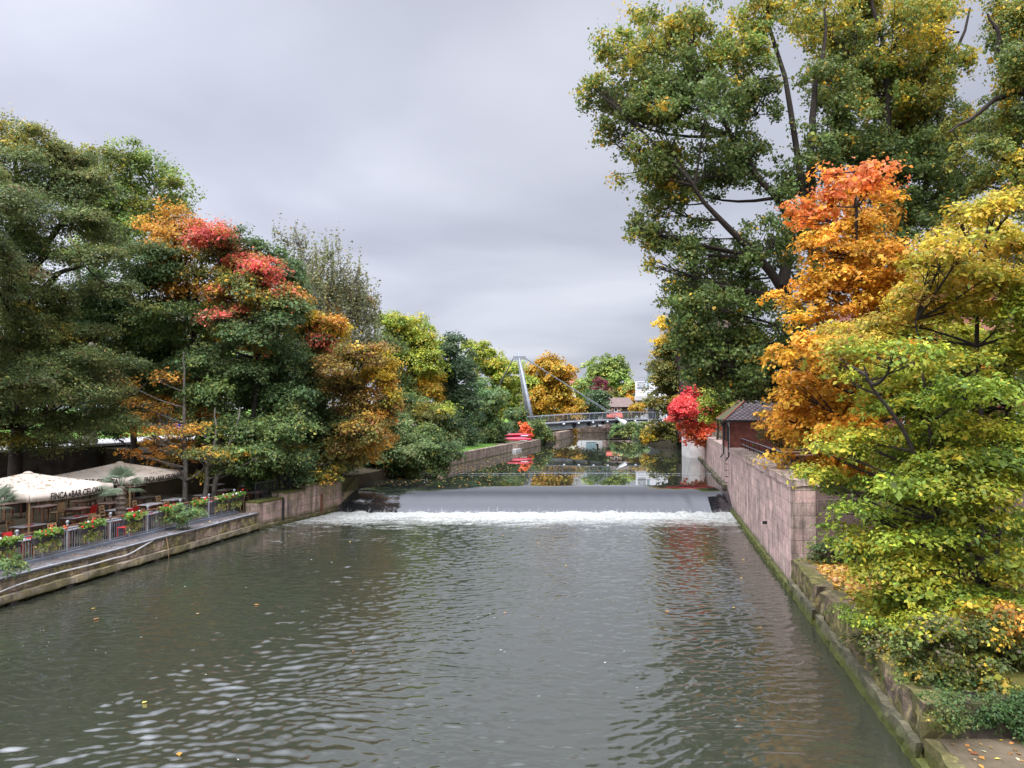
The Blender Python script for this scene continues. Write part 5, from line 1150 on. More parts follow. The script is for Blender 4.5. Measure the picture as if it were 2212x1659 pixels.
for sd, (lab, lob, Yb, pl, lf) in enumerate([
   ('leggy mixed shrub with yellow flecks leaning over the low quay wall', [(1905, 1395, 42, 22), (1950, 1425, 50, 30), (1995, 1400, 46, 28), (1885, 1352, 36, 12, 'horn_g'), (1935, 1360, 46, 16, 'horn_g'), (1972, 1470, 36, 22), (1925, 1440, 24, 14)], 17.4, 'shrub', (.07, .05)),
   ('dense dark shrub with yellow leaf clusters above the quay corner', [(2010, 1400, 70, 40), (2080, 1420, 70, 45), (2040, 1470, 70, 40), (1990, 1470, 50, 35), (2060, 1360, 70, 30), (1990, 1350, 60, 20, 'hornbeam')], 16.0, 'shrub', (.075, .05)),
   ('tall shrub with rusty orange sprays at the right edge of the lower bank', [(2150, 1390, 60, 50), (2200, 1440, 50, 60), (2140, 1470, 60, 40), (2120, 1340, 50, 22, 'horn_y'), (2180, 1350, 50, 30, 'rust'), (2230, 1380, 60, 70)], 15.8, 'shrub', (.08, .055)),
   ('low yellow green sprig hanging over the quay corner', [(2000, 1508, 30, 9, 'horn_y'), (2030, 1498, 26, 10)], 15.2, 'hornbeam', (.075, .05)),
   ('dense dark green yew bush above the stone platform', [(2085, 1548, 50, 22), (2130, 1556, 55, 24), (2185, 1548, 50, 26), (2070, 1520, 40, 18), (2160, 1520, 60, 24), (2210, 1570, 30, 18), (2030, 1560, 26, 10, 'shrub')], 13.75, 'yew', (.05, .03)),
   ('small dark green elder bush at the foot of the high end wall', [(1800, 1195, 34, 16), (1830, 1205, 30, 14), (1775, 1212, 22, 10)], 26.6, 'dkgreen', (.10, .05)),
   ('young green bush with a slim stem beside the leaf litter', [(1930, 1210, 34, 26), (1960, 1240, 40, 26), (1915, 1245, 24, 14)], 24.6, 'horn_g', (.10, .06)),
   ('pale green weed bush hanging from the quay slot wall', [(1850, 1380, 16, 7), (1875, 1400, 18, 8)], 19.5, 'shrub', (.07, .05))]):
    xs_ = [l[0] for l in lob]; ym = max(l[1] + l[3] for l in lob); b0 = at(sum(xs_) / len(xs_), ym, Yb); b0[2] = 1.05
    if pl == 'yew': b0[1] += 1.1
    tree('shrub', lab, 'shrub', 40 + sd, lob, Yb, b0, .04, lf, 2.6, .16, 22, .4, .8, pl, twigs=8, depth=.5, back=.3, shell=.3, twig_r=.005, trunk_top=.6)
tree('shrub', 'reddish climbing shrub between the brick pavilion and the orange maple', 'shrub', 60, [(1690, 930, 30, 30, 'redmix'), (1660, 915, 22, 16, 'redmix'), (1710, 965, 26, 20, 'olive'), (1672, 950, 24, 16, 'dkgreen')], 46, (*at(1690, 960, 46)[:2], 3.8), .05, (.12, .1), 1.6, .3, 14, .4, .7, 'redmix', twigs=8)
tree('maple_tree', 'bright red maple leaning over the river wall beyond the pavilion', 'tree', 24, [(1490, 868, 24, 26), (1475, 900, 26, 26), (1500, 895, 34, 30), (1520, 870, 18, 30), (1478, 870, 14, 20), (1510, 925, 30, 20, 'scarlet'), (1490, 930, 22, 16, 'scarlet'), (1530, 815, 9, 28), (1534, 785, 6, 18), (1524, 845, 14, 20), (1465, 885, 12, 12), (1515, 950, 18, 12, 'scarlet'), (1530, 900, 16, 20, 'scarlet')],
     74, (*at(1520, 950, 74)[:2], 3.8), .16, (.14, .13), 3.2, .4, 22, .35, .9, 'crimson', twigs=8)
tree('maple_tree', 'small yellow green tree between the red maple and the pavilion', 'tree', 25, [(1548, 850, 22, 24), (1535, 880, 20, 22), (1560, 870, 20, 24), (1545, 905, 24, 16), (1570, 895, 18, 14)], 66, (*at(1550, 940, 66)[:2], 3.8), .12, (.14, .12), 3, .4, 22, .35, .9, 'lime', twigs=6)
tree('maple_tree', 'olive green tree with a yellow top and branches dipping to the pool', 'tree', 26,
     [(1459, 710, 36, 22, 'yellowed'), (1434, 735, 16, 18, 'yellowed'), (1489, 705, 30, 22, 'yellowed'), (1500, 730, 26, 20, 'olive'), (1434, 780, 22, 26), (1464, 760, 32, 32, 'olive'), (1429, 815, 22, 20), (1459, 820, 34, 34), (1454, 870, 34, 30), (1439, 850, 24, 20), (1459, 910, 30, 26), (1434, 925, 28, 16), (1414, 940, 18, 14, 'yellowed'), (1399, 950, 12, 8, 'yellowed'), (1464, 945, 26, 16), (1489, 860, 20, 40), (1487, 930, 20, 22)],
     104, (*at(1472, 950, 104)[:2], 2.5), .3, (.16, .14), 3.3, .6, 24, .35, .9, 'olive', bark='bark', twigs=8)

# ------------------------------------------------------------------ trees, left side
tree('alder_tree', 'big dark alder with a thick dark trunk at the left edge', 'tree', 71,
     [(10, 300, 45, 40, 'alder_y'), (75, 330, 60, 40, 'alder_y'), (150, 345, 50, 26), (30, 385, 80, 40), (120, 410, 80, 40), (190, 400, 40, 26), (30, 460, 80, 40), (130, 480, 80, 34), (20, 530, 60, 36), (110, 545, 70, 22), (70, 590, 50, 26), (190, 560, 50, 24), (230, 620, 40, 26), (15, 600, 40, 34), (20, 670, 50, 40, 'alder_y'), (60, 700, 70, 36), (110, 640, 40, 24), (40, 770, 80, 36), (130, 740, 60, 30, 'alder_y'), (150, 790, 80, 30), (60, 840, 80, 34), (170, 850, 80, 34), (30, 910, 60, 30), (110, 920, 80, 26), (210, 905, 60, 24), (200, 730, 40, 24), (-60, 480, 70, 120), (-60, 760, 60, 100), (90, 960, 60, 16), (20, 960, 50, 20, 'alder_y'), (-130, 430, 150, 100, 'alder', -9), (-300, 480, 170, 110, 'alder', -13), (-460, 430, 170, 120, 'alder', -16), (-190, 640, 120, 80, 'alder', -9), (-360, 650, 150, 90, 'alder', -13), (-50, 560, 70, 60, 'alder', -7), (-540, 620, 150, 110, 'alder', -16), (-620, 420, 170, 120, 'alder', -18)],  # last lobes, nearly all out of view, are added to shade the terrace
     41, (*at(38, 1000, 42)[:2], .9), .38, (.10, .085), 3.3, .42, 30, .22, 1.2, 'alder', stems=[[(*at(38, 1000, 42)[:2], .9), at(36, 800, 42), at(34, 600, 42), at(45, 450, 42), at(30, 280, 42)], [at(35, 640, 42), at(110, 520, 41.5), at(190, 400, 41)], [at(36, 700, 42), at(110, 600, 41), at(180, 570, 40)]], twigs=9, depth=.7, back=.3)
tree('plane_tree', 'tall plane tree with a pale forked limb, bright leaves standing highest on the left', 'tree', 72,
     [(270, 340, 34, 22), (240, 365, 30, 20), (300, 355, 26, 26), (345, 385, 26, 26), (380, 395, 26, 20), (400, 420, 14, 10), (200, 350, 40, 30, 'alder_y'), (210, 400, 50, 30), (280, 400, 44, 32), (340, 430, 44, 30), (250, 440, 50, 30), (310, 470, 50, 34), (200, 470, 50, 36), (375, 450, 26, 24), (250, 510, 50, 34), (160, 420, 40, 30, 'alder'), (190, 540, 30, 20), (310, 530, 46, 30)],
     52, (*at(195, 960, 52)[:2], 4.1), .38, (.15, .14), 2.3, .5, 22, .4, .8, 'plane', stems=[[(*at(195, 960, 52)[:2], 4.1), at(200, 780, 52), at(205, 640, 52), at(225, 570, 52), at(280, 490, 52), at(330, 410, 52)], [at(205, 640, 52), at(195, 520, 52), at(215, 400, 52), at(265, 330, 52)], [at(200, 700, 52), at(160, 560, 52), at(150, 440, 52)]], bark='palebark', twigs=10, depth=.5, back=.1)
tree('beech_tree', 'broad dull green tree filling the middle of the left bank behind the parasols', 'tree', 73,
     [(260, 600, 70, 34), (330, 570, 50, 34), (200, 640, 50, 26), (300, 660, 80, 36), (220, 700, 70, 34), (350, 700, 70, 50, 'green'), (280, 760, 90, 40), (380, 780, 60, 50, 'green'), (330, 830, 90, 40, 'green'), (230, 830, 70, 34), (280, 885, 90, 26), (220, 930, 50, 16), (400, 850, 50, 50, 'green'), (150, 690, 50, 30)],
     49, (*at(290, 990, 49)[:2], .9), .34, (.13, .10), 3.3, .48, 28, .25, 1.1, 'dkgreen', twigs=9, depth=.6)
tree('maple_tree', 'slender maple turning orange, its dark branches fanning against the plane tree', 'tree', 74,
     [(360, 470, 34, 18, 'amber'), (325, 500, 26, 20, 'amber'), (390, 490, 34, 24, 'amber'), (350, 530, 40, 26, 'amber'), (330, 560, 26, 20, 'amber'), (400, 540, 40, 30, 'amber'), (370, 580, 40, 26, 'amber'), (390, 620, 40, 22, 'amber'), (420, 590, 34, 26, 'orgreen'), (370, 650, 34, 16, 'rust'), (430, 520, 30, 26, 'rust')],
     48, (*at(430, 960, 48)[:2], 2), .2, (.13, .12), 2.4, .4, 22, .3, .9, 'amber', stems=[[(*at(432, 960, 48)[:2], 2), at(425, 760, 48), at(412, 640, 48), at(385, 560, 48), at(365, 470, 48)], [at(418, 700, 48), at(430, 600, 48), at(440, 510, 48)]], twigs=12, depth=.5, back=.1)
tree('maple_tree', 'full dark green maple with coral red patches scattered over its crown', 'tree', 75,
     [(440, 505, 40, 24, 'red'), (480, 520, 34, 18, 'red'), (470, 550, 50, 30, 'orgreen'), (535, 530, 36, 26, 'dkgreen'), (555, 575, 40, 12, 'red'), (530, 568, 26, 12, 'red'), (500, 590, 60, 34, 'orgreen'), (565, 600, 34, 16, 'red'), (590, 590, 28, 40, 'dkgreen'), (465, 630, 34, 14, 'redmix'), (540, 640, 60, 36, 'orgreen'), (560, 625, 26, 14, 'red'), (615, 640, 34, 14, 'redmix'), (590, 655, 30, 14, 'red'), (470, 690, 34, 11, 'red'), (525, 682, 36, 13, 'red'), (505, 676, 26, 10, 'red'),
      (480, 735, 70, 36, 'orgreen'), (560, 720, 60, 40, 'dkgreen'), (550, 760, 22, 12, 'redmix'), (620, 700, 40, 40, 'dkgreen'), (450, 790, 50, 40, 'dkgreen'), (530, 800, 90, 44, 'dkgreen'), (620, 790, 50, 44, 'dkgreen'), (470, 860, 60, 40, 'green'), (560, 870, 80, 40, 'dkgreen'), (630, 870, 40, 40, 'dkgreen'), (510, 930, 70, 34, 'green'), (600, 940, 60, 34, 'green'), (560, 985, 70, 26, 'green'), (625, 990, 36, 26, 'orgreen'), (500, 1000, 40, 16, 'green'), (580, 1030, 50, 18, 'green'), (640, 940, 26, 26, 'dkgreen'), (600, 1035, 34, 18, 'green'), (560, 1045, 26, 14, 'green'), (640, 1030, 26, 16, 'dkgreen'), (655, 1000, 26, 26, 'dkgreen')],
     46, (*at(558, 1080, 46.2)[:2], .9), .3, (.13, .12), 3.6, .42, 28, .28, 1.0, 'dkgreen', twigs=8, depth=.7, back=.4)
tree('maple_tree', 'dark maple with an upright coral red streak and yellow tips', 'tree', 76,
     [(665, 700, 26, 18, 'yellowed'), (640, 720, 22, 20, 'yellowed'), (680, 715, 18, 18, 'red'), (690, 745, 20, 22, 'red'), (695, 775, 14, 16, 'redmix'), (715, 705, 26, 16, 'amber'), (730, 725, 18, 22, 'yellowed'), (650, 760, 36, 36, 'green'), (665, 800, 30, 40, 'dkgreen'), (672, 805, 8, 22, 'redmix'), (640, 850, 34, 44, 'dkgreen'), (650, 640, 30, 34, 'dkgreen'), (640, 680, 28, 30, 'green'), (625, 600, 20, 24, 'dkgreen'), (670, 860, 30, 40, 'dkgreen'), (650, 930, 30, 50, 'dkgreen')],
     50, (*at(650, 1050, 50)[:2], 1.8), .24, (.14, .13), 3.2, .4, 26, .3, 1.0, 'dkgreen', twigs=6)
tree('maple_tree', 'low sparse maple with rusty orange tiers spreading over the terrace wall', 'tree', 77,
     [(300, 875, 34, 9), (345, 860, 40, 10), (400, 880, 44, 10), (290, 905, 30, 9), (355, 905, 44, 10), (425, 900, 36, 9), (320, 935, 44, 10), (390, 930, 40, 12), (450, 930, 40, 14, 'orgreen'), (350, 965, 50, 10), (420, 975, 50, 12), (370, 995, 40, 9), (455, 985, 40, 16, 'orgreen'), (300, 980, 26, 8), (440, 1020, 24, 14, 'orgreen'), (280, 830, 26, 9), (335, 820, 40, 10), (345, 1010, 22, 6)],
     43.5, (*at(400, 1085, 43.5)[:2], .9), .16, (.12, .11), 1.7, .35, 20, .16, 1.6, 'rust', stems=[[(*at(400, 1085, 43.5)[:2], .9), at(400, 1000, 43.5), at(400, 930, 43.5), at(395, 820, 43.5), at(400, 760, 43.5)]], bark='greybark', twigs=9, depth=.9, back=.3)
for i, (px, lean, lab) in enumerate(((447, 14, 'grey leaning trunk at the terrace edge, left of a pair'), (465, 34, 'grey trunk leaning hard to the right at the terrace edge'))):
    b0 = at(px - 6 + i * 2, 1085, 42.6 + .5 * i); b0[2] = .9
    tree('maple_tree', lab, 'tree', 90 + i, [(px + 30 + 30 * i, 945, 46, 22, 'green'), (px + 70 + 24 * i, 985, 44, 22, 'green'), (px + 30, 990, 40, 16, 'orgreen'), (px + 55, 1010, 40, 14, 'green')], 43, b0, .17, (.12, .11), 2.6, .36, 24, .25, 1.1, 'green', stems=[[b0, at(px, 1030, 42.6), at(px + lean, 960, 42.8), at(px + lean * 1.6, 880, 43)]], bark='greybark', twigs=6)
tree('chestnut_tree', 'brown and olive chestnut with golden edges hanging over the left end of the weir', 'tree', 78,
     [(735, 785, 50, 26), (790, 770, 44, 30), (820, 800, 26, 34, 'yellowed'), (720, 830, 44, 26, 'brownolive'), (775, 830, 50, 34), (830, 840, 20, 34, 'amber'), (700, 790, 26, 18, 'yellowed'), (750, 880, 60, 34), (815, 890, 38, 34), (845, 865, 10, 22, 'yellowed'), (700, 890, 40, 30, 'green'), (720, 935, 50, 30), (780, 930, 46, 30), (820, 935, 24, 24, 'amber'), (700, 980, 44, 26, 'orgreen'), (755, 985, 44, 24), (795, 970, 26, 22, 'amber'), (690, 1020, 40, 18, 'orgreen'), (740, 1020, 30, 14, 'green'), (680, 940, 30, 40, 'dkgreen'), (660, 1000, 26, 26, 'green'), (700, 1032, 40, 10, 'orgreen'), (670, 1030, 26, 14, 'green')],
     49.3, (*at(730, 1050, 52.5)[:2], 1.9), .3, (.15, .11), 3.6, .4, 26, .22, 1.2, 'brownolive', twigs=7, depth=.7, back=.4)
tree('birch_tree', 'thin weeping birch, nearly bare on top, rising over the maples', 'tree', 79,
     [(610, 520, 18, 14), (640, 525, 26, 20), (665, 560, 30, 28), (705, 545, 30, 30), (690, 590, 36, 36), (735, 590, 26, 30), (720, 640, 44, 40), (670, 650, 40, 44), (770, 600, 26, 30), (785, 640, 30, 36), (760, 690, 40, 40), (710, 700, 50, 40), (805, 690, 16, 34), (660, 700, 36, 40), (750, 745, 50, 34), (800, 740, 26, 30), (605, 545, 8, 18), (725, 660, 16, 12, 'amber'), (760, 655, 26, 14, 'amber'), (600, 505, 12, 10)],
     68, (*at(700, 950, 68)[:2], 3), .24, (.13, .09), 1.15, .5, 16, .4, 0, 'birch', stems=[[(*at(700, 950, 68)[:2], 3), at(700, 780, 68), at(690, 660, 68), at(665, 580, 68), at(632, 490, 68)], [at(698, 720, 68), at(715, 620, 68), at(720, 520, 68)], [at(700, 760, 68), at(750, 680, 68), at(775, 580, 68)]], bark='greybark', hang=True, twigs=18, back=0, twig_r=.011)
tree('oak_tree', 'green tree with an orange tip standing behind the birch', 'tree', 80, [(640, 610, 40, 30), (690, 740, 50, 40), (740, 770, 50, 34), (640, 700, 40, 40), (760, 655, 30, 16, 'amber'), (790, 790, 40, 40), (830, 760, 30, 40, 'green'), (700, 660, 40, 40)], 74, (*at(720, 960, 74)[:2], 3), .3, (.16, .14), 2.2, .6, 24, .3, .9, 'orgreen', twigs=6)
tree('lime_tree', 'bright lime green tree, the taller of two beyond the birch', 'tree', 81, [(835, 705, 22, 24), (862, 722, 26, 28), (895, 715, 26, 26), (915, 735, 20, 22), (850, 755, 34, 30), (905, 765, 32, 28), (925, 790, 26, 28), (880, 800, 40, 34, 'yellowed'), (935, 815, 22, 18, 'yellowed'), (840, 800, 30, 30, 'green'), (900, 840, 44, 26, 'gold'), (862, 850, 40, 36, 'green'), (930, 850, 26, 16, 'gold')], 84, (*at(880, 970, 84)[:2], 3), .3, (.2, .17), 3.2, .6, 24, .32, .9, 'lime', twigs=6)
tree('lime_tree', 'dark green tree with mustard tips, below the lime green one', 'tree', 82, [(870, 880, 40, 26, 'dkgreen'), (915, 890, 44, 26, 'green'), (880, 920, 40, 26, 'dkgreen'), (940, 905, 34, 26, 'olive'), (955, 890, 20, 14, 'lime'), (845, 870, 20, 30, 'dkgreen'), (930, 950, 40, 30, 'dkgreen'), (970, 940, 26, 36, 'dkgreen')], 76, (*at(900, 990, 76)[:2], 2.2), .22, (.17, .14), 3.4, .5, 24, .3, .9, 'green', twigs=5)
tree('willow_bush', 'silvery green willow bush drooping over the pool just above the weir', 'shrub', 83, [(850, 925, 26, 26), (870, 950, 40, 30), (840, 970, 36, 34), (885, 985, 40, 30), (850, 1010, 44, 26), (900, 1010, 36, 22, 'green'), (820, 1010, 30, 26, 'dkgreen'), (930, 980, 30, 26, 'green'), (940, 1010, 28, 16, 'green'), (910, 950, 30, 26, 'green'), (960, 985, 26, 22, 'dkgreen'), (860, 1035, 40, 10, 'dkgreen'), (800, 985, 24, 34, 'dkgreen')],
     60, (*at(850, 1030, 60)[:2], 1.9), .12, (.13, .06), 3.4, .42, 26, .35, .9, 'willow', twigs=6)
tree('yew_tree', 'dark columnar evergreen standing out among the yellow trees', 'tree', 84, [(985, 745, 16, 20), (975, 780, 24, 26), (1000, 790, 24, 30), (985, 830, 36, 32), (1005, 860, 24, 34), (970, 880, 34, 34), (990, 920, 36, 34), (965, 945, 36, 28), (1005, 960, 30, 24), (955, 850, 14, 40)], 90, (*at(985, 990, 90)[:2], 2.5), .3, (.18, .13), 3.8, .55, 26, .3, .9, 'conifer', twigs=4)
tree('bush', 'grey green rounded bush between the dark evergreen and the pylon', 'shrub', 85, [(1050, 845, 30, 26), (1070, 870, 26, 26), (1040, 880, 26, 30), (1060, 910, 34, 26), (1035, 930, 26, 26), (1080, 930, 20, 22, 'dkgreen'), (1030, 955, 30, 18, 'dkgreen'), (1070, 955, 20, 12, 'dkgreen')], 99, (*at(1050, 965, 99)[:2], 2.3), .16, (.2, .13), 3.4, .55, 24, .35, .9, 'greygreen', twigs=4)
tree('lime_tree', 'yellow green tree crowning the bank left of the pylon', 'tree', 86, [(1035, 760, 22, 18), (1060, 780, 26, 22), (1045, 800, 30, 26), (1080, 800, 26, 22), (1100, 810, 24, 22), (1120, 830, 14, 20), (1085, 840, 34, 30), (1110, 860, 26, 30), (950, 745, 16, 14), (1010, 750, 14, 12), (1100, 890, 22, 26), (1070, 880, 24, 30)], 128, (*at(1075, 930, 128)[:2], 4), .35, (.25, .22), 3.4, .7, 26, .35, .9, 'lime', twigs=4)
tree('chestnut_tree', 'golden orange chestnut behind the footbridge, right of the pylon', 'tree', 87, [(1185, 785, 20, 16), (1165, 800, 26, 18), (1200, 805, 26, 20), (1225, 815, 18, 16), (1150, 830, 24, 24, 'lime'), (1180, 840, 36, 28), (1215, 845, 28, 24), (1160, 870, 34, 26), (1200, 880, 36, 24), (1235, 880, 22, 24), (1180, 905, 40, 16), (1225, 905, 26, 14), (1145, 890, 24, 24, 'lime'), (1200, 930, 22, 10), (1228, 935, 14, 8)], 150, (*at(1190, 940, 150)[:2], 3), .4, (.3, .26), 3.6, .8, 26, .35, .9, 'gold', twigs=4)
tree('poplar_tree', 'tall pale green poplar far off in the gap above the bridge', 'tree', 88, [(1300, 785, 26, 16), (1325, 795, 24, 16), (1285, 800, 20, 16), (1345, 800, 12, 12), (1305, 815, 34, 20), (1335, 825, 22, 22), (1280, 830, 20, 22), (1310, 845, 34, 20), (1340, 850, 18, 16), (1275, 850, 14, 16)], 300, (*at(1310, 880, 300)[:2], 3.2), .6, (.6, .5), 3.4, 1.3, 24, .4, .8, 'fargreen', twigs=4)
tree('plum_tree', 'dark purple plum tree in front of the pale poplar', 'tree', 89, [(1299, 835, 12, 16), (1305, 855, 10, 12), (1315, 850, 8, 12)], 215, (*at(1303, 885, 215)[:2], 3), .2, (.4, .3), 3.6, .8, 20, .4, .8, 'purple', twigs=2)
tree('round_tree', 'round dark green tree left of the half timbered house', 'tree', 91, [(1290, 860, 18, 14), (1280, 880, 20, 18), (1300, 880, 18, 18), (1290, 898, 22, 12)], 158, (*at(1290, 905, 158)[:2], 3), .25, (.3, .24), 3.6, .7, 24, .35, .8, 'conifer', twigs=3)
tree('bush', 'golden bush in front of the white building', 'shrub', 92, [(1378, 880, 12, 9), (1390, 884, 12, 9), (1384, 892, 16, 8), (1372, 893, 9, 7, 'olive')], 150, (*at(1383, 902, 150)[:2], 2.5), .12, (.3, .25), 3.2, .5, 20, .4, .8, 'gold', twigs=2)
tree('oak_tree', 'brown green tree above the half timbered roof', 'tree', 93, [(1335, 858, 18, 10, 'olive'), (1352, 850, 14, 14, 'orgreen'), (1322, 864, 14, 8, 'orgreen'), (1360, 862, 10, 12, 'olive')], 205, (*at(1340, 880, 205)[:2], 3), .25, (.4, .34), 3.2, .8, 20, .4, .8, 'olive', twigs=2)
tree('oak_tree', 'rusty tree squeezed between the timbered house and the white building', 'tree', 94, [(1368, 848, 8, 12, 'rust'), (1370, 868, 8, 12, 'amber'), (1366, 838, 9, 8, 'fargreen')], 190, (*at(1369, 885, 190)[:2], 3), .2, (.4, .34), 3, .7, 20, .4, .8, 'rust', twigs=2)
tree('oak_tree', 'hazy green tree under the distant red roof', 'tree', 95, [(1250, 850, 18, 18, 'fargreen'), (1262, 870, 12, 16, 'olive'), (1240, 860, 12, 14, 'fargreen'), (1262, 835, 8, 8, 'rust')], 250, (*at(1252, 890, 250)[:2], 3), .3, (.5, .4), 3, 1.0, 20, .4, .8, 'fargreen', twigs=2)
tree('bush', 'small russet bush beside the kayaks', 'shrub', 96, [(1136, 920, 11, 10), (1134, 933, 12, 10), (1140, 938, 9, 8)], 110, (*at(1136, 948, 110)[:2], 2.1), .06, (.2, .13), 3.2, .35, 20, .4, .8, 'scarlet', twigs=3)
tree('bush', 'dark bush at the foot of the pylon', 'shrub', 97, [(1110, 895, 18, 12), (1125, 905, 14, 14), (1100, 910, 16, 14), (1118, 922, 12, 8)], 114, (*at(1110, 940, 114)[:2], 2.4), .06, (.2, .13), 3.4, .4, 22, .4, .8, 'dkgreen', twigs=3)
tree('bush', 'round green bush on the landing edge below the bridge', 'shrub', 98, [(1160, 930, 14, 14), (1172, 938, 16, 14), (1165, 950, 18, 12), (1185, 948, 12, 10), (1155, 945, 10, 12)], 114, (*at(1165, 958, 114)[:2], 1.6), .06, (.2, .13), 3.4, .4, 22, .4, .8, 'green', twigs=3)
tree('bush', 'green bank bush under the middle of the footbridge', 'shrub', 99, [(1345, 928, 20, 10, 'greygreen'), (1370, 930, 22, 12), (1395, 928, 16, 12, 'greygreen'), (1355, 938, 22, 8), (1385, 940, 18, 7), (1335, 935, 12, 8)], 136, (*at(1368, 944, 136)[:2], 1.8), .08, (.25, .16), 3.2, .5, 22, .4, .8, 'green', twigs=3)
tree('bush', 'sprawling green bush with pink roses draped over the terrace rail', 'shrub', 100, [(395, 1108, 22, 14), (372, 1118, 16, 10), (412, 1112, 16, 12), (400, 1128, 18, 10)], 35.2, (*at(395, 1140, 35.2)[:2], .95), .02, (.09, .06), 2.2, .18, 18, .4, .8, 'greygreen', twigs=5, twig_r=.006)
tree('shrub', 'small green weed clump at the left edge of the quay', 'shrub', 101, [(18, 1215, 22, 12), (2, 1228, 18, 10), (35, 1225, 12, 7)], 25.4, (*at(15, 1240, 25.4)[:2], .9), .02, (.08, .05), 2.6, .16, 18, .4, .8, 'greygreen', twigs=4, twig_r=.005)
# the park hedge and trees that close the view behind the left bank
hed = empty('hedge', (*at(300, 905, 78)[:2], 4.1), 'dark clipped hedge beyond the park lawn, behind the path', 'hedge')
rng = np.random.default_rng(55); Vh, Ch = [], []
for px in range(-80, 640, 36):
    c = at(px, 905, 80 + rng.normal(0, 1)); c[2] = 5.2; V, C4, _ = crown_part(rng, c, np.array((1.6, 1.2, 1.25)), 'dkgreen', (.2, .16), 2.6, .5, 24, .4, .8); Vh.append(V); Ch.append(C4)
V = np.concatenate(Vh) - np.array(hed.location); np_mesh('foliage', V, np.arange(len(V)).reshape(-1, 4), M['leaf'], hed, np.concatenate(Ch))
lbs = ['yellowish park tree far behind the alder', 'deep green park tree far behind the plane tree', 'olive park tree far behind the orange branches', 'mottled park tree far behind the coral maple', 'dark park tree far behind the chestnut']
for i, (px, pl) in enumerate(((30, 'alder_y'), (190, 'green'), (330, 'orgreen'), (470, 'plane'), (620, 'dkgreen'))):
    tree('park_tree', lbs[i], 'tree', 110 + i, [(px - 40, 800, 60, 44), (px + 40, 790, 60, 44), (px, 740, 60, 44), (px, 850, 80, 40), (px + 60, 850, 50, 34), (px - 60, 860, 50, 34), (px + 20, 690, 50, 36)], 92, (*at(px, 930, 92)[:2], 4.1), .4, (.24, .2), 2.4, .8, 24, .35, .9, pl, group='trees beyond the park path', twigs=3, back=.1)
lbs = ['low yellow tree on the far skyline left of the pale poplar', 'low green tree on the far skyline right of the pale poplar', 'distant mixed wood edge behind the white building', 'distant olive wood edge behind the golden chestnut']
for i, (px, py, pl) in enumerate(((1255, 868, 'fargreen'), (1362, 866, 'fargreen'), (1440, 860, 'fargreen'), (1190, 866, 'olive'))):
    tree('distant_tree', lbs[i], 'tree', 120 + i, [(px + d, py + abs(d) * .2, 14, 12) for d in (-30, -15, 0, 15, 30)], 340, (*at(px, 884, 340)[:2], 3.4), .5, (.7, .6), 3, 1.4, 20, .4, .8, pl, group='distant skyline trees', twigs=2, back=.2)

# ------------------------------------------------------------------ loose leaves and flecks
def scatter(name, n, fn, pal, lg, w, label, cat, seed, flatj=.2):
    rng = np.random.default_rng(seed); C = np.array([fn(rng) for _ in range(n)])
    V, C4 = leaf_quads(rng, C, unit(np.array((0, 0, 1.0)) + rng.normal(0, flatj, (n, 3))), lg, w, pal, pick(rng, pal, n), .1)
    return tag(np_mesh(name, V, np.arange(len(V)).reshape(-1, 4), M['leaf'], None, C4), label, cat, kind='stuff')
def f_low(r):
    y = 27.3 - abs(r.normal(0, 3.2)); x = XR(y) + .5 + abs(r.normal(0, 3.2)); return (x, max(y, 14.6), 1.14 + r.random() * .03)
scatter('fallen_leaves', 5200, f_low, 'litter', .13, .11, 'yellow and brown fallen leaves strewn on the lower bank', 'fallen leaves', 201, .35)
def f_plat(r): y = r.uniform(9, 13.9); return (XR(y) + r.uniform(.4, 6), y, .565)
scatter('fallen_leaves', 420, f_plat, 'litter', .09, .07, 'scattered brown leaves on the bare stone platform', 'fallen leaves', 202)
def f_quay(r): y = r.uniform(16, 41); return (XL(y) - r.uniform(.05, 1.0), y, .945 + r.random() * .012)
scatter('fallen_leaves', 900, f_quay, 'drylitter', .07, .05, 'dry fallen leaves along the strip outside the terrace railing', 'fallen leaves', 203)
def f_pool(r):
    y = 52.5 + abs(r.normal(0, 22)); return (XB(y) + r.uniform(.3, 19) * r.random() + .5, y, ZU + .006)
scatter('floating_leaves', 620, f_pool, 'litter', .13, .10, 'pale leaves floating on the still pool above the weir', 'floating leaves', 204, .03)
def f_riv(r): y = r.uniform(12, 40); return (r.uniform(XL(y) + 1, XR(y) - 1), y, .035)
scatter('floating_leaves', 26, f_riv, 'litter', .13, .10, 'a few yellow leaves drifting on the lower river', 'floating leaves', 205, .05)
rng = np.random.default_rng(206); n = 600; y = 13 + 33 * rng.random(n) ** .9; u = np.clip(np.where(rng.random(n) < .75, np.abs(rng.normal(.08, .22, n)), rng.random(n)), .01, .97); x = XL(y) + .4 + u * (XR(y) - XL(y) - .8)
C = np.stack((x, y, np.full(n, .03)), 1); V, C4 = leaf_quads(rng, C, unit(np.array((0, 0, 1.0)) + rng.normal(0, .1, (n, 3))), .04, .022, 'litter', pick(rng, 'litter', n), .1)
me_o = np_mesh('foam_flecks', V, np.arange(len(V)).reshape(-1, 4), M['foam'], None); tag(me_o, 'small white foam flecks drifting on the dark left side of the river', 'foam', kind='stuff')

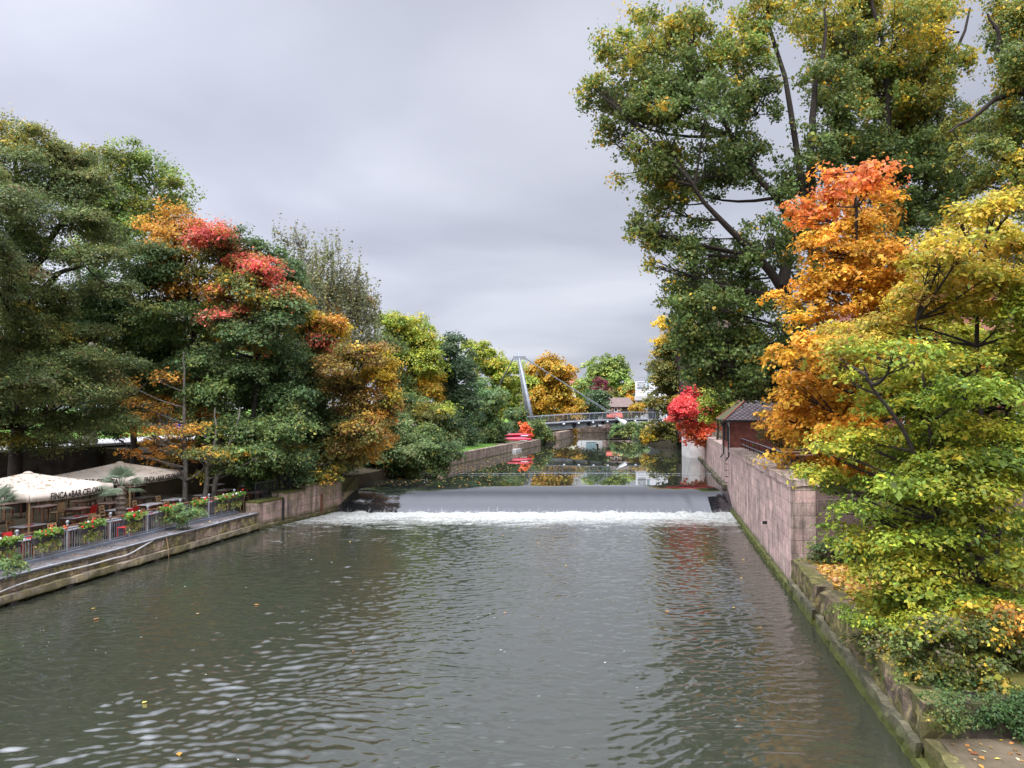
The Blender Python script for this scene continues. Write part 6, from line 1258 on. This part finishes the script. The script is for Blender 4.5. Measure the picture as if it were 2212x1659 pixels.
# ------------------------------------------------------------------ sky, sun, render settings
SUN_EL, SUN_AZ = math.radians(48), math.radians(205)        # high behind the camera, veiled by cloud
w = bpy.data.worlds.new('World'); SC.world = w; w.use_nodes = True; nt = w.node_tree; nt.nodes.clear()
sky = nd(nt, 'ShaderNodeTexSky', sky_type='NISHITA'); sky.sun_disc = False; sky.sun_elevation = SUN_EL; sky.sun_rotation = SUN_AZ
tc = nd(nt, 'ShaderNodeTexCoord'); sx = nd(nt, 'ShaderNodeSeparateXYZ'); nt.links.new(tc.outputs['Generated'], sx.inputs[0])
zz = mth(nt, 'MAXIMUM', sx.outputs[2], 0.0); den = mth(nt, 'ADD', zz, .16)
cb = nd(nt, 'ShaderNodeCombineXYZ'); nt.links.new(mth(nt, 'DIVIDE', sx.outputs[0], den), cb.inputs[0]); nt.links.new(mth(nt, 'DIVIDE', sx.outputs[1], den), cb.inputs[1])
n1 = noise(nt, mapping(nt, cb.outputs[0], (.9, 1.0, 1)), .9, 5, .45, .3); n2 = noise(nt, cb.outputs[0], .45, 2, .5)
cl = mth(nt, 'ADD', mth(nt, 'MULTIPLY', n1, .5), mth(nt, 'MULTIPLY', n2, .5))
col = ramp(nt, cl, ((.38, (4.4, 4.65, 5.6)), (.48, (5.8, 6.05, 7.1)), (.60, (7.9, 8.15, 9.2))))
# brighter towards the zenith and to the left, as an overcast sky is
el = nd(nt, 'ShaderNodeMapRange', interpolation_type='SMOOTHSTEP'); nt.links.new(sx.outputs[2], el.inputs['Value'])
for k_, v in zip(('From Min', 'From Max', 'To Min', 'To Max'), (.48, .92, 1.0, 4.8)): el.inputs[k_].default_value = v
lf = nd(nt, 'ShaderNodeMapRange', interpolation_type='SMOOTHSTEP'); nt.links.new(sx.outputs[0], lf.inputs['Value'])
for k_, v in zip(('From Min', 'From Max', 'To Min', 'To Max'), (-.5, .15, 1.36, 1.0)): lf.inputs[k_].default_value = v
dt = nd(nt, 'ShaderNodeVectorMath', operation='DOT_PRODUCT'); nt.links.new(tc.outputs['Generated'], dt.inputs[0]); dt.inputs[1].default_value = (math.sin(SUN_AZ) * math.cos(SUN_EL), math.cos(SUN_AZ) * math.cos(SUN_EL), math.sin(SUN_EL))
vs_ = nd(nt, 'ShaderNodeMapRange', interpolation_type='SMOOTHSTEP'); nt.links.new(dt.outputs['Value'], vs_.inputs['Value'])
for k_, v in zip(('From Min', 'From Max', 'To Min', 'To Max'), (.25, 1.0, 1.0, 2.4)): vs_.inputs[k_].default_value = v
gain = mth(nt, 'MULTIPLY', mth(nt, 'MULTIPLY', el.outputs[0], lf.outputs[0]), vs_.outputs[0])
vm = nd(nt, 'ShaderNodeVectorMath', operation='SCALE'); nt.links.new(col, vm.inputs[0]); nt.links.new(gain, vm.inputs['Scale'])
out = mixc(nt, .92, sky.outputs[0], vm.outputs[0])
bg = nd(nt, 'ShaderNodeBackground'); bg.inputs['Strength'].default_value = .1; nt.links.new(out, bg.inputs['Color'])
wo = nd(nt, 'ShaderNodeOutputWorld'); nt.links.new(bg.outputs[0], wo.inputs[0])
sl = bpy.data.lights.new('sun', 'SUN'); sl.energy = 1.5; sl.angle = math.radians(25); sl.color = (1, .965, .91); so = bpy.data.objects.new('sun', sl); COL.objects.link(so)
d = Vector((math.sin(SUN_AZ) * math.cos(SUN_EL), math.cos(SUN_AZ) * math.cos(SUN_EL), math.sin(SUN_EL))); so.rotation_euler = d.to_track_quat('Z', 'Y').to_euler(); so.location = d * 200
SC.view_settings.view_transform = 'Standard'; SC.view_settings.look = 'None'; SC.view_settings.exposure = 0; SC.view_settings.gamma = 1
SC.render.engine = 'CYCLES'; cy = SC.cycles; cy.max_bounces = 8; cy.diffuse_bounces = 3; cy.glossy_bounces = 4; cy.transmission_bounces = 4; cy.transparent_max_bounces = 4; cy.use_denoising = True; cy.sample_clamp_indirect = 6
